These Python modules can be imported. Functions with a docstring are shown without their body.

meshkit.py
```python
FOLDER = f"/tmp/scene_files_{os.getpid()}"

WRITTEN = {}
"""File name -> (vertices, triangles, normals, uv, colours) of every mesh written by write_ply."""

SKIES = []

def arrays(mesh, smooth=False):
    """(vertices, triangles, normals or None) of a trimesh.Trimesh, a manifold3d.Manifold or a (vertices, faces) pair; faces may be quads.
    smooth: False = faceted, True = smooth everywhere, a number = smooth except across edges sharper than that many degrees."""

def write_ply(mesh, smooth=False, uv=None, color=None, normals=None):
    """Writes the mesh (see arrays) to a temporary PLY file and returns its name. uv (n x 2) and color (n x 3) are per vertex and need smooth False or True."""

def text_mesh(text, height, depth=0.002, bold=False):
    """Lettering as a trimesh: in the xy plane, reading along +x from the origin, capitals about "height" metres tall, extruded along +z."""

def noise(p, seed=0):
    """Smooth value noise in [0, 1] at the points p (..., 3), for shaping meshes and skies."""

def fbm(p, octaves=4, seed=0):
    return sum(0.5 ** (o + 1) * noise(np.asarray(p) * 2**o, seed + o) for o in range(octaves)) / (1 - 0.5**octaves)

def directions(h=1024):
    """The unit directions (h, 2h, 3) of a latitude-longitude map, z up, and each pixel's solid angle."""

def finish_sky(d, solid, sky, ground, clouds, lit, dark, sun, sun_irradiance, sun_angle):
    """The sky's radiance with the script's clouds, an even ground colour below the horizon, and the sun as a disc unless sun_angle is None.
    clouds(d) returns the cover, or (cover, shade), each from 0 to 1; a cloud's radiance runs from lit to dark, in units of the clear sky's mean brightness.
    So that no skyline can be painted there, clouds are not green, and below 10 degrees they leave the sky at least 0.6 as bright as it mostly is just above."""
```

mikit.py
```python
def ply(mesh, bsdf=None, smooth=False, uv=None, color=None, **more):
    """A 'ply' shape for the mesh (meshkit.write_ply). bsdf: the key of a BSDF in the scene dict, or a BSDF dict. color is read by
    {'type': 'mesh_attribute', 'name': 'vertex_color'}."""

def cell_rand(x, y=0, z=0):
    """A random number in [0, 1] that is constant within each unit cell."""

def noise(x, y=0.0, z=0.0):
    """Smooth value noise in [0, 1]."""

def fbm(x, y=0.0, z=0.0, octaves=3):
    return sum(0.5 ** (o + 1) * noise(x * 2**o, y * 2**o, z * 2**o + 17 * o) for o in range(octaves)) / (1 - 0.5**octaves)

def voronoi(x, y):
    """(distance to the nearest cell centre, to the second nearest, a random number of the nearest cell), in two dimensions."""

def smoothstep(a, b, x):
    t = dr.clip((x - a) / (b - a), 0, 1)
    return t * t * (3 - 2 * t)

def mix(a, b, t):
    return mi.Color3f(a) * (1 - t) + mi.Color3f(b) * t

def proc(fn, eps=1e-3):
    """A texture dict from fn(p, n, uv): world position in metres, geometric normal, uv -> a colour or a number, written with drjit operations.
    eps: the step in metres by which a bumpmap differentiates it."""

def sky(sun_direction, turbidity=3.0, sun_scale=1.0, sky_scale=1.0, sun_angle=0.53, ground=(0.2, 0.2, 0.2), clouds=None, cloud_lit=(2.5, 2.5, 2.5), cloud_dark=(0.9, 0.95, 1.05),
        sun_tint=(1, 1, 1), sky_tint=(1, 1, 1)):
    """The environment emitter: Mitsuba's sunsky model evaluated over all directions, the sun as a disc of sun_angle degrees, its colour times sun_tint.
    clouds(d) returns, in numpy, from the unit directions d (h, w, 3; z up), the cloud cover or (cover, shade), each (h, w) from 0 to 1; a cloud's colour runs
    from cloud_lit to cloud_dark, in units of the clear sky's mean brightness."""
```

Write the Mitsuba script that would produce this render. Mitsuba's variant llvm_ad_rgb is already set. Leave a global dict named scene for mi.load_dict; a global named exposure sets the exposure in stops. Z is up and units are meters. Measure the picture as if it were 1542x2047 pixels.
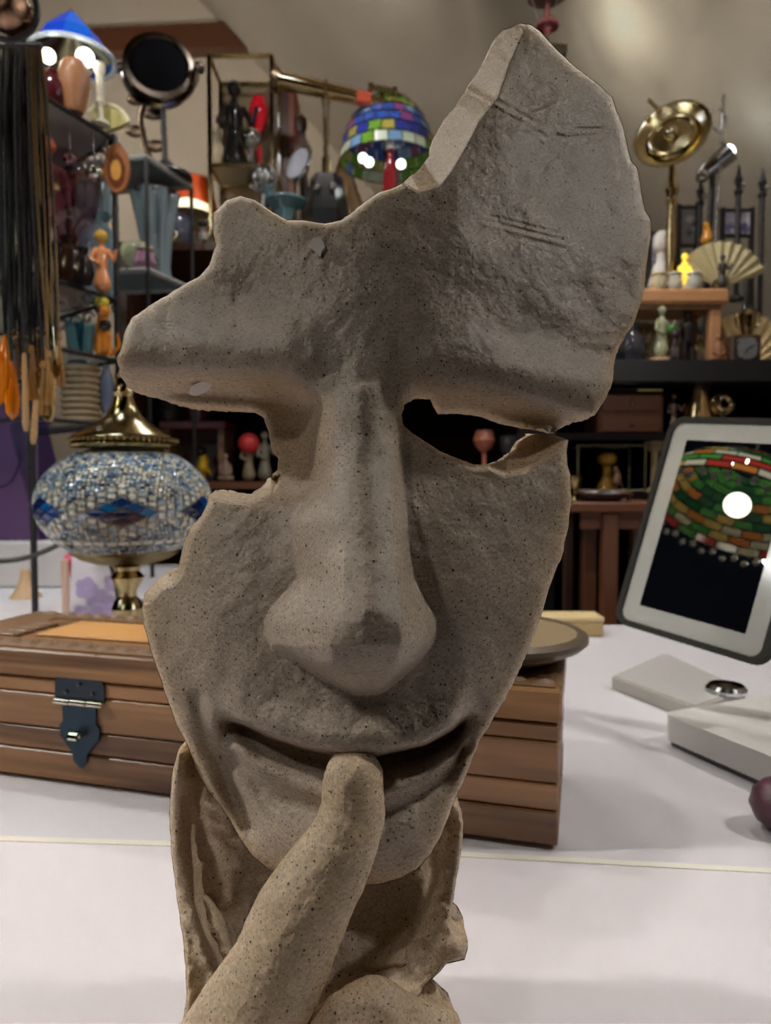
import math, random, numpy as np, trimesh, drjit as dr, mitsuba as mi, mikit, meshkit
import manifold3d as m3
from mikit import noise, fbm, smoothstep, mix, cell_rand
from scipy.spatial import Delaunay, cKDTree
from scipy.ndimage import gaussian_filter, map_coordinates
from shapely.geometry import Polygon, LineString, Point
from shapely import contains_xy, distance, points as sh_points
random.seed(7); RNG = np.random.default_rng(7)
T = mi.ScalarTransform4f
scene, labels = {}, {}

# ------------------------------------------------------------------ camera, light, exposure
FPX, PITCH, COUNTER, CAMZ = 1420.0, 0.046, 0.90, 1.177
CAM = np.array([0, 0, CAMZ])
RIGHT = np.array([1.0, 0, 0]); FWD = np.array([0, math.cos(PITCH), -math.sin(PITCH)]); UP = np.array([0, math.sin(PITCH), math.cos(PITCH)])
exposure = -0.52
scene['camera'] = {'type': 'thinlens', 'fov_axis': 'x', 'fov': math.degrees(2 * math.atan(771 / FPX)), 'near_clip': 0.02, 'far_clip': 50.0,
                   'aperture_radius': 0.0009, 'focus_distance': 0.295,
                   'to_world': T().look_at(origin=CAM.tolist(), target=(CAM + FWD).tolist(), up=[0, 0, 1])}
# lamps out of view: (x, y, z above the camera, radiance rgb, tilt target)
LAMPS = [(-0.62, 1.05, 1.45, 34, None), (0.55, 0.95, 1.25, 14, None), (-1.35, 1.9, 1.5, 42, None), (0.55, 1.55, 1.25, 28, None), (-0.25, 2.0, 1.55, 40, None), (-1.25, 0.45, 0.72, 118, (0.0, 0.30, 1.14)), (0.98, 0.46, 0.8, 42, (0.05, 0.30, 1.12)),
         (-0.9, -0.75, 1.25, 30, (0.0, 0.3, 1.15)), (-2.2, 0.6, 1.6, 22, None), (-2.5, 4.1, 2.2, 76, (-1.7, 5.5, 3.4)), (-0.62, 2.40, 1.9, 90, (-0.45, 3.6, 3.85)), (-0.95, 0.78, 1.3, 22, (-0.8, 1.6, 1.8))]  # front fill, wall washer, ceiling uplight and rack light here are added
LAMP_TINT = (1.0, 0.945, 0.875)

def lin(r, g, b):
    c = np.array([r, g, b]) / 255.0
    return np.where(c < 0.04045, c / 12.92, ((c + 0.055) / 1.055) ** 2.4)

def at(u, v, Y):
    """a point of the place: the one that stands Y metres away where the photo shows (u, v)"""
    u, v, Y = np.broadcast_arrays(np.asarray(u, float), np.asarray(v, float), np.asarray(Y, float))
    d = ((u - 771) / FPX)[..., None] * RIGHT - ((v - 1023.5) / FPX)[..., None] * UP + FWD
    return CAM + d * (Y / d[..., 1])[..., None]

def zof(v, Y): return float(at(771, v, Y)[2])
def on(u, Y, Z):
    """the point at height Z and distance Y below or above photo column u"""
    return np.array([(u - 771) / FPX * (Y * math.cos(PITCH) - (Z - CAMZ) * math.sin(PITCH)), Y, Z])

# ------------------------------------------------------------------ materials
VC = {'type': 'mesh_attribute', 'name': 'vertex_color'}
def two(b): return {'type': 'twosided', 'bsdf': b}
scene['mat_matte'] = two({'type': 'diffuse', 'reflectance': VC})
scene['mat_satin'] = two({'type': 'principled', 'base_color': VC, 'roughness': 0.38, 'specular': 0.5})
scene['mat_gloss'] = two({'type': 'principled', 'base_color': VC, 'roughness': 0.13, 'specular': 0.7})
scene['mat_metal'] = two({'type': 'roughconductor', 'material': 'none', 'specular_reflectance': VC, 'alpha': 0.06})
scene['mat_oldmetal'] = two({'type': 'roughconductor', 'material': 'none', 'specular_reflectance': VC, 'alpha': 0.18})
scene['mat_black'] = two({'type': 'diffuse', 'reflectance': {'type': 'rgb', 'value': [0.004, 0.004, 0.005]}})
scene['mat_pane'] = {'type': 'thindielectric', 'int_ior': 1.5}
scene['mat_blue_pane'] = {'type': 'thindielectric', 'int_ior': 1.5, 'specular_transmittance': {'type': 'rgb', 'value': [0.62, 0.78, 0.86]}}
scene['mat_pink_pane'] = {'type': 'thindielectric', 'int_ior': 1.5, 'specular_transmittance': {'type': 'rgb', 'value': [0.72, 0.5, 0.55]}}
scene['mat_screen'] = {'type': 'plastic', 'int_ior': 1.75, 'diffuse_reflectance': {'type': 'rgb', 'value': [0.004, 0.005, 0.008]}}

# plain colours for what is far away or even in tone
PLAIN = {'mat_darkwood': ('mat_satin', (0.050, 0.022, 0.012)), 'mat_redwood': ('mat_satin', (0.125, 0.046, 0.021)), 'mat_orangewood': ('mat_satin', (0.53, 0.27, 0.125)), 'mat_inlay': ('mat_satin', (0.48, 0.25, 0.085)),
         'mat_carved': ('mat_satin', (0.155, 0.088, 0.046)), 'mat_chest_dark': ('mat_satin', (0.13, 0.062, 0.03)), 'mat_wall': ('mat_matte', (0.70, 0.60, 0.47)), 'mat_floor': ('mat_matte', (0.25, 0.18, 0.12)),
         'mat_ceiling': ('mat_matte', (0.53, 0.465, 0.375)), 'mat_cloth': ('mat_satin', (0.585, 0.575, 0.615))}

# ------------------------------------------------------------------ the scene's bookkeeping
def numbered(k):
    if k not in scene and k not in labels and not any(x.startswith(k + '__') for x in TAKEN): return k
    i = 1
    while f'{k}_{i:03d}' in labels or f'{k}_{i:03d}' in scene or f'{k}_{i:03d}' in TAKEN: i += 1
    return f'{k}_{i:03d}'
TAKEN = set()
def new_key(k):
    if k not in TAKEN: TAKEN.add(k); return k
    i = 1
    while f'{k}_{i:03d}' in TAKEN: i += 1
    TAKEN.add(f'{k}_{i:03d}'); return f'{k}_{i:03d}'

def thing(name, label, cat, group=None, kind=None):
    k = new_key(name); labels[k] = {'label': label, 'category': cat}
    if group: labels[k]['group'] = group
    if kind: labels[k]['kind'] = kind
    return k

def shape(mesh, mat, col=None, smooth=35, **more):
    if mat in PLAIN: mat, col = PLAIN[mat]
    if isinstance(smooth, bool) and col is not None and np.ndim(col) == 2:
        return mikit.ply(mesh, mat, smooth=smooth, color=np.asarray(col), **more)
    v, f, n = meshkit.arrays(mesh, smooth)
    if col is None: return mikit.ply((v, f), mat, smooth=n is not None, **more)
    return mikit.ply((v, f), mat, smooth=n is not None, color=np.tile(np.asarray(col, float), (len(v), 1)), **more)

def obj(name, mesh, mat, col=None, parent=None, smooth=35, label=None, **more):
    k = new_key(f'{parent}__{name}' if parent else name)
    scene[k] = shape(mesh, mat, col, smooth, **more)
    if label: labels[k] = {'label': label}
    return k

def solo(name, mesh, mat, col, label, cat, group=None, smooth=35):
    k = thing(name, label, cat, group); scene[k] = shape(mesh, mat, col, smooth); return k

def struct(name, mesh, mat, col=None, smooth=False, label=None):
    k = new_key(name); scene[k] = shape(mesh, mat, col, smooth)
    labels[k] = {'kind': 'structure'}
    if label: labels[k]['label'] = label
    return k

# ------------------------------------------------------------------ mesh helpers
def M(v, f): return trimesh.Trimesh(np.asarray(v, float), np.asarray(f, int), process=False)
def cat(*ms): return trimesh.util.concatenate([m for m in ms if m is not None])
def from_man(m):
    q = m.to_mesh(); return M(q.vert_properties[:, :3], q.tri_verts)
def move(m, p=(0, 0, 0), k=1.0, rz=0.0, rx=0.0, ry=0.0):
    m = m.copy()
    for ang, ax in ((rx, [1, 0, 0]), (ry, [0, 1, 0]), (rz, [0, 0, 1])):
        if ang: m.apply_transform(trimesh.transformations.rotation_matrix(ang, ax))
    m.apply_scale(k); m.apply_translation(p); return m
def box(sx, sy, sz, c=(0, 0, 0), bev=0.0):
    """a box with chamfered edges; c is the middle of its bottom"""
    b = min(bev, 0.45 * min(sx, sy, sz))
    if b <= 0:
        m = trimesh.creation.box((sx, sy, sz))
    else:
        pts = []
        for i in (-1, 1):
            for j in (-1, 1):
                for l in (-1, 1):
                    h = np.array([i * sx / 2, j * sy / 2, l * sz / 2])
                    for a in range(3):
                        q = h.copy()
                        for b2 in range(3):
                            if b2 != a: q[b2] -= math.copysign(b, q[b2])
                        pts.append(q)
        m = trimesh.Trimesh(np.array(pts)).convex_hull
    m.apply_translation((c[0], c[1], c[2] + sz / 2)); return m
def lathe(prof, n=32, c=(0, 0, 0)):
    """profile [(r, z)...] turned about z"""
    prof = np.array(prof, float); prof[:, 0] = np.maximum(prof[:, 0], 1e-6)
    a = np.arange(n) * 2 * math.pi / n
    v = np.stack([prof[:, None, 0] * np.cos(a), prof[:, None, 0] * np.sin(a), np.repeat(prof[:, 1:], n, 1)], -1).reshape(-1, 3)
    i, j = np.meshgrid(np.arange(len(prof) - 1), np.arange(n), indexing='ij')
    q = np.stack([i * n + j, i * n + (j + 1) % n, (i + 1) * n + (j + 1) % n, (i + 1) * n + j], -1).reshape(-1, 4)
    return M(v + np.asarray(c, float), np.vstack([q[:, [0, 1, 2]], q[:, [0, 2, 3]]]))
def curve(pts, n=40):
    pts = np.array(pts, float)
    from scipy.interpolate import CubicSpline
    t = np.concatenate([[0], np.cumsum(np.linalg.norm(np.diff(pts, axis=0), axis=1))])
    return CubicSpline(t, pts)(np.linspace(0, t[-1], n)) if len(pts) > 2 else np.linspace(pts[0], pts[-1], n)
def tube_arrays(p, r, sides):
    r = np.broadcast_to(r, (len(p),)).astype(float)
    t = np.gradient(p, axis=0); t /= np.linalg.norm(t, axis=1, keepdims=True) + 1e-12
    ref = np.array([0, 0, 1.0]) if abs(t[0, 2]) < 0.9 else np.array([1.0, 0, 0])
    A = []
    a = np.cross(t[0], ref); a /= np.linalg.norm(a)
    for k in range(len(p)):
        a = a - t[k] * (a @ t[k]); a /= np.linalg.norm(a) + 1e-12; A.append(a)
    A = np.array(A); B = np.cross(t, A); g = np.arange(sides) * 2 * math.pi / sides
    v = p[:, None] + r[:, None, None] * (np.cos(g)[None, :, None] * A[:, None] + np.sin(g)[None, :, None] * B[:, None])
    i, j = np.meshgrid(np.arange(len(p) - 1), np.arange(sides), indexing='ij')
    q = np.stack([i * sides + j, i * sides + (j + 1) % sides, (i + 1) * sides + (j + 1) % sides, (i + 1) * sides + j], -1).reshape(-1, 4)
    v = np.vstack([v.reshape(-1, 3), p[0], p[-1]]); n = len(p) * sides
    c0 = [[n, (k + 1) % sides, k] for k in range(sides)]; c1 = [[n + 1, n - sides + k, n - sides + (k + 1) % sides] for k in range(sides)]
    return v, np.vstack([q[:, [0, 1, 2]], q[:, [0, 2, 3]], c0, c1])
def tube(pts, r, sides=8): return M(*tube_arrays(np.asarray(pts, float), r, sides))
def rod(a, b, r, sides=10): return tube([a, b], r, sides)
def ball(r, c=(0, 0, 0), sub=2, sq=(1, 1, 1)):
    m = trimesh.creation.icosphere(subdivisions=sub, radius=r); m.vertices *= np.asarray(sq); m.apply_translation(c); return m
def torus(R, r, n=40, sides=10): 
    a = np.linspace(0, 2 * math.pi, n + 1)
    return tube(np.stack([R * np.cos(a), R * np.sin(a), 0 * a], 1), r, sides)
def bones(chain, seg=10):
    """chain: [((p, r), (p, r)), ...]: hulls of two spheres each, joined"""
    out = m3.Manifold()
    for (p, r), (q, s) in chain:
        h = m3.Manifold.batch_hull([m3.Manifold.sphere(r, seg).translate([float(x) for x in p]), m3.Manifold.sphere(s, seg).translate([float(x) for x in q])])
        out = out + h
    return out
def blob(chain, edge=None, seg=10, it=6):
    m = bones(chain, seg)
    if edge: m = m.refine_to_length(edge)
    t = from_man(m); t.merge_vertices()
    if it: trimesh.smoothing.filter_taubin(t, iterations=it)
    return t
def extrude(poly, h, c=(0, 0, 0)):
    m = trimesh.creation.extrude_polygon(poly if isinstance(poly, Polygon) else Polygon(poly), h, engine='earcut')
    m.apply_translation(c); return m
def stand_up(m): return move(m, rx=math.pi / 2)       # a flat xy shape set upright: y becomes z, its thickness points to the viewer
def rounded(w, h, r): return Polygon([(-w / 2 + r, -h / 2 + r), (w / 2 - r, -h / 2 + r), (w / 2 - r, h / 2 - r), (-w / 2 + r, h / 2 - r)]).buffer(r, quad_segs=6)
# ------------------------------------------------------------------ the room
SL, CC = 1.08, 2.08                               # the sloping ceiling: (z - CAMZ) + SL * x = CC
FARY, BACKY, LEFTX, RIGHTX, TOPZ = 5.5, 0.7, -3.2, 2.35, CAMZ + 4.1
def quad(a, b, c, d): return M([a, b, c, d], [[0, 1, 2], [0, 2, 3]])
def slab(x0, x1, y0, y1, z0, z1): return box(x1 - x0, y1 - y0, z1 - z0, ((x0 + x1) / 2, (y0 + y1) / 2, z0))
W = 0.12
CEILY = 0.3                                      # the ceiling reaches further over the counter than walls and floor need to
xtop = (CC - (TOPZ - CAMZ)) / SL; zlow = CAMZ + CC - SL * RIGHTX
struct('floor', slab(LEFTX - W, RIGHTX + W, -1.0, FARY + W, -0.1, 0), 'mat_floor')
struct('wall_back', slab(LEFTX - W, RIGHTX + W, FARY, FARY + W, 0, TOPZ + W), 'mat_wall')
struct('wall_right', slab(RIGHTX, RIGHTX + W, BACKY, FARY, 0, zlow), 'mat_wall')
nx, nz = SL / math.hypot(SL, 1), 1 / math.hypot(SL, 1)
struct('ceiling', extrude([(xtop, TOPZ), (RIGHTX + W, CAMZ + CC - SL * (RIGHTX + W)), (RIGHTX + W + W * nx, CAMZ + CC - SL * (RIGHTX + W) + W * nz), (xtop + W * nx, TOPZ + W), (LEFTX - W, TOPZ + W), (LEFTX - W, TOPZ)], FARY - CEILY).apply_transform(np.array([[1, 0, 0, 0], [0, 0, 1, CEILY], [0, 1, 0, 0], [0, 0, 0, 1.0]])), 'mat_ceiling')

# ------------------------------------------------------------------ the counters under white cloth
def counter(x0, x1, y0, y1, top, label, name='counter'):
    t = thing(name, label, 'counter')
    nx_, ny_ = 80, 50
    gx, gy = np.meshgrid(np.linspace(x0, x1, nx_), np.linspace(y0, y1, ny_))
    h = (meshkit.fbm(np.stack([gx * 5, gy * 5, gx * 0 + 2], -1), 3, 4) - 0.5) * 0.002
    h = np.minimum(h, 0.0)
    vv = np.stack([gx, gy, top + h], -1).reshape(-1, 3)
    i, j = np.meshgrid(np.arange(ny_ - 1), np.arange(nx_ - 1), indexing='ij'); q = np.stack([i * nx_ + j, i * nx_ + j + 1, (i + 1) * nx_ + j + 1, (i + 1) * nx_ + j], -1).reshape(-1, 4)
    f_ = np.vstack([q[:, [0, 1, 2]], q[:, [0, 2, 3]]])
    n0 = len(vv); loop = np.concatenate([np.arange(nx_), np.arange(1, ny_) * nx_ + nx_ - 1, (ny_ - 1) * nx_ + np.arange(nx_ - 2, -1, -1), np.arange(ny_ - 2, 0, -1) * nx_])
    c0 = vv[loop]; lo = c0.copy(); s = np.arange(len(loop)); cen = np.array([(x0 + x1) / 2, (y0 + y1) / 2, 0])
    lo[:, 2] = 0.04; dirn = c0 - cen; dirn[:, 2] = 0; dirn /= np.linalg.norm(dirn, axis=1, keepdims=True)
    lo += dirn * (0.012 * np.sin(s * 0.9))[:, None]
    A, B = loop, n0 + s
    sk = np.vstack([np.c_[A, B, np.roll(B, -1)], np.c_[A, np.roll(B, -1), np.roll(A, -1)]])
    obj('white_cloth', M(np.vstack([vv, lo]), np.vstack([f_, sk])), 'mat_cloth', None, t, smooth=40)
    obj('table_frame', slab(x0 + 0.03, x1 - 0.03, y0 + 0.03, y1 - 0.03, 0.0, top - 0.02), 'mat_matte', (0.3, 0.3, 0.3), t, smooth=False)
    return t
counter(-1.6, 1.15, 0.12, 1.34, COUNTER, 'long counter under a white cloth that carries the sculpture and the wooden chest')
counter(-2.3, -0.56, 1.36, 2.305, COUNTER, 'white covered side counter beyond the mosaic lamp at the left', 'side_counter')

# ------------------------------------------------------------------ unseen lamps that light the shop, some of them added
def can_lamp(p, aim, rad, r=0.05):
    t = thing('ceiling_spotlight', 'unseen black can spotlight hanging from the sloping ceiling', 'spotlight', 'can spotlights over the counters') if p[1] > CEILY else thing('floor_spotlight', 'added front fill spotlight on a tall floor pole behind the camera', 'spotlight')  # the floor-pole lamp is an added front fill
    p = np.asarray(p, float); d = np.asarray(aim, float) - p; d /= np.linalg.norm(d)
    R = trimesh.geometry.align_vectors([0, 0, -1], d)
    h = lathe([(0.02, 0.11), (r * 0.9, 0.10), (r * 1.08, 0.07), (r * 1.1, -0.012), (r * 1.02, -0.012), (r * 1.0, 0.0), (0.0, 0.002)], 24); h.apply_transform(R); h.apply_translation(p)
    obj('housing', h, 'mat_satin', (0.03, 0.03, 0.03), t)
    zc = min(CAMZ + CC - SL * p[0], TOPZ) if p[1] > CEILY else 0.0; obj('stem', rod(p - d * 0.09, [p[0], p[1], zc], 0.008), 'mat_satin', (0.03, 0.03, 0.03), t)
    e = lathe([(r * 0.98, -0.004), (0.0, -0.0045)], 24); e.apply_transform(R); e.apply_translation(p)
    if e.face_normals.mean(0) @ d < 0: e.invert()
    obj('bulb_disc', e, 'mat_satin', (0.8, 0.8, 0.8), t, smooth=False, emitter={'type': 'area', 'radiance': {'type': 'rgb', 'value': [float(rad * x) for x in LAMP_TINT]}})
for x, y, z, rad, aim in LAMPS:
    can_lamp((x, y, CAMZ + z), aim or (x * 0.6, y + 0.15, 0.9), rad * 10)
# ------------------------------------------------------------------ the sculpture: a broken face with a finger on its lips
Y0, RK = 0.300, 0.9                                   # distance of its face plane; relief r is in mm towards the viewer
def S(u, v, r): return at(u, v, Y0 - np.asarray(r, float) * RK / 1000.0)

def speck(p, size, keep, lo, hi, seed):
    """dark mineral grains scattered through the stone"""
    q = p / size
    ci = dr.floor(q.x), dr.floor(q.y), dr.floor(q.z)
    rr = [cell_rand(ci[0] + seed * 17, ci[1] + k * 31, ci[2] + k * 7) for k in range(5)]
    d = dr.sqrt(dr.square(q.x - ci[0] - 0.3 - 0.4 * rr[0]) + dr.square(q.y - ci[1] - 0.3 - 0.4 * rr[1]) + dr.square(q.z - ci[2] - 0.3 - 0.4 * rr[2]))
    rad = lo + (hi - lo) * rr[3] * rr[3]
    return dr.select(rr[4] < keep, 1 - smoothstep(rad * 0.6, rad, d), 0.0)
def stone_color(base):
    def fn(p, n, uv):
        g = fbm(p.x * 900, p.y * 900, p.z * 900, 2)
        big = noise(p.x * 60, p.y * 60, p.z * 60)
        c = base * (0.60 + 0.62 * g) * (0.84 + 0.32 * big)
        s1 = speck(p, 0.0030, 0.6, 0.09, 0.28, 1); s2 = speck(p, 0.0013, 0.62, 0.16, 0.44, 2); s3 = speck(p, 0.0012, 0.30, 0.12, 0.34, 3)
        c = c * (1 - 0.86 * s1) * (1 - 0.62 * s2)
        return c + mi.Color3f(0.13, 0.125, 0.11) * s3
    return fn
def stone_uv(v, raw):
    """uv follows the surface and carries, in its last digits, how much cream and painted glow the stone gets (0 grey-brown skin, 1 cream broken edge)"""
    return np.c_[(v[:, 0] + 0.37 * v[:, 1]) * 100 + 0.01 * np.asarray(raw), (v[:, 2] + 0.31 * v[:, 1]) * 100]
def stone_tint(p, n, uv):
    raw = dr.clip((uv.x - (p.x + 0.37 * p.y) * 100) * 100, 0, 1)
    return stone_color(mix((0.455, 0.372, 0.292), (0.68, 0.51, 0.32), raw))(p, n, uv)  # cream of broken edges, with translucent rim glow painted into the colour
scene['mat_stone'] = two({'type': 'roughplastic', 'diffuse_reflectance': mikit.proc(stone_tint), 'alpha': 0.32, 'int_ior': 1.45})

FACE = [(1040,45),(1060,48),(1080,62),(1110,95),(1150,133),(1200,170),(1226,196),(1234,222),(1246,250),(1258,300),(1263,322),(1275,335),(1282,372),(1290,420),(1302,438),(1301,480),(1294,530),(1285,600),(1266,650),(1240,690),(1230,715),(1226,760),(1214,792),(1190,830),(1150,842),(1112,862),(1085,855),(1050,850),(1010,841),(970,826),(925,820),(882,822),(872,806),(866,790),(850,788),(830,790),(808,803),(803,830),(807,850),(825,866),(850,882),(880,902),(925,920),(950,929),(975,930),(1005,920),(1030,904),(1045,880),(1062,868),(1100,866),(1138,880),(1133,905),(1136,930),(1142,950),(1143,1000),(1136,1060),(1125,1110),(1100,1170),(1082,1230),(1060,1290),(1040,1340),(1015,1390),(985,1440),(960,1482),(940,1530),(922,1575),(905,1610),(895,1640),(880,1675),(860,1710),(835,1738),(800,1757),(760,1768),(700,1774),(640,1772),(580,1762),(535,1738),(505,1712),(480,1678),(462,1645),(440,1612),(415,1580),(393,1540),(380,1505),(368,1475),(352,1448),(335,1400),(315,1340),(298,1290),(288,1250),(284,1215),(290,1187),(312,1163),(332,1143),(355,1138),(362,1110),(368,1085),(380,1056),(402,1032),(414,1008),(416,990),(432,981),(468,989),(498,988),(520,975),(537,962),(554,938),(556,916),(545,904),(541,888),(536,860),(527,834),(500,818),(440,815),(380,812),(340,805),(300,790),(272,785),(256,775),(240,752),(232,716),(243,695),(248,665),(262,636),(300,610),(350,580),(398,551),(418,530),(431,490),(425,455),(427,425),(450,402),(480,391),(510,400),(545,424),(575,439),(610,440),(650,447),(680,440),(722,410),(752,386),(800,370),(840,337),(858,310),(868,272),(890,236),(915,205),(942,163),(966,128),(984,85),(1005,60)]

def lerp(x, xs, ys): return np.interp(x, xs, ys)
def soft(x, a, b):
    t = np.clip((x - a) / (b - a), 0, 1); return t * t * (3 - 2 * t)
def gauss(x, s): return np.exp(-0.5 * (x / s) ** 2)
def pl_dist(u, v, pts): return distance(sh_points(np.ravel(u), np.ravel(v)), LineString(pts)).reshape(np.shape(u))

def face_relief():
    """the face's relief in mm on a fine grid"""
    gu, gv = np.arange(200, 1341, 2.5), np.arange(20, 1821, 2.5)
    u, v = np.meshgrid(gu, gv)
    t = (u - 735) / 430.0
    r = -44 * t * t / (1 + 0.32 * t * t)
    r += -26 * np.clip((640 - v) / 600, 0, 2) ** 1.6                      # forehead leans back
    r += 5 * gauss(v - 620, 190) * gauss(u - 1000, 260)                      # its swell
    # brow ridges
    lb = lerp(u, [240, 400, 560, 640], [712, 706, 716, 745])
    r += 9 * gauss(v - (lb - 22), 42) * soft(u, 700, 560)
    r -= 5 * gauss(np.hypot(u - 520, (v - 600) * 1.3), 70)                  # hollow above the left brow
    rb = lerp(u, [780, 874, 990, 1095, 1197, 1260], [750, 757, 770, 798, 832, 860])
    r += 7 * gauss(v - (rb - 35), 45) * soft(u, 790, 880)
    # undersides of the brows, turned back into the sockets
    r -= 27 * soft(v, lb + 24, lb + 84) * soft(u, 668, 590) * soft(v, 1010, 960)
    r -= 24 * soft(v, rb + 2, rb + 62) * soft(u, 800, 850) * (v < rb + 90) * (v < 872)
    # sockets' floor: the cheeks begin further back next to the nose
    r -= 12 * gauss(np.hypot((u - 560) / 1.0, (v - 930) / 1.5), 62)
    r -= 7 * gauss(np.hypot((u - 880), (v - 930)), 90)
    # cheeks
    r += 9 * gauss(np.hypot((u - 450), (v - 1230) / 1.25), 120) + 12 * gauss(np.hypot((u - 960), (v - 1170) / 1.3), 130)
    # bridge of the nose
    r += 9 * gauss(u - 722, 60) * soft(v, 640, 800) * soft(v, 1400, 1200)
    # muzzle
    r += 11 * gauss(np.hypot((u - 705) / 1.25, (v - 1480) / 1.0), 135)
    return gu, gv, u, v, r

NV = [770, 860, 930, 1000, 1045, 1100, 1160, 1200, 1222, 1245, 1268, 1290, 1325, 1355, 1372, 1382]
NL = [664, 662, 656, 614, 588, 597, 601, 566, 545, 535, 537, 548, 606, 652, 690, 715]
NA = [678, 672, 668, 672, 676, 682, 684, 680, 676, 671, 666, 662, 664, 684, 705, 722]
NB = [766, 778, 780, 784, 788, 792, 796, 800, 802, 804, 804, 802, 792, 776, 760, 742]
NR = [796, 800, 800, 804, 808, 812, 822, 846, 860, 867, 865, 855, 828, 792, 772, 750]
NH0 = [0, 0, 1, 8, 12, 12, 11, 13, 14, 15, 16, 16, 17, 16, 14, 9]
NHA = [0, 4, 10, 19, 25, 30, 37, 42, 45, 47, 48, 48, 43, 33, 23, 12]
NHR = [0, 3, 4, 4, 4, 3, 3, 5, 6, 8, 10, 11, 13, 14, 13, 8]
def nose_height(u, v):
    I = lambda ys: np.interp(v, NV, ys)
    L, A, B, R, h0, hA, hR = map(I, (NL, NA, NB, NR, NH0, NHA, NHR))
    mid = hA + 1.5 * np.sin(np.pi * np.clip((u - A) / np.maximum(B - A, 1), 0, 1))
    xl = np.clip((u - L) / np.maximum(A - L, 1), 0, 1); left = h0 + (hA - h0) * (0.35 * np.sin(xl * np.pi / 2) + 0.65 * xl)
    xr = np.clip((R - u) / np.maximum(R - B, 1), 0, 1); right = hR + (hA - hR) * (0.5 * np.sin(xr * np.pi / 2) + 0.5 * xr)
    h = np.where(u < A, left, np.where(u > B, right, mid))
    return np.where((u >= L) & (u <= R) & (v >= NV[0]) & (v <= NV[-1]), h, 0)

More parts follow.
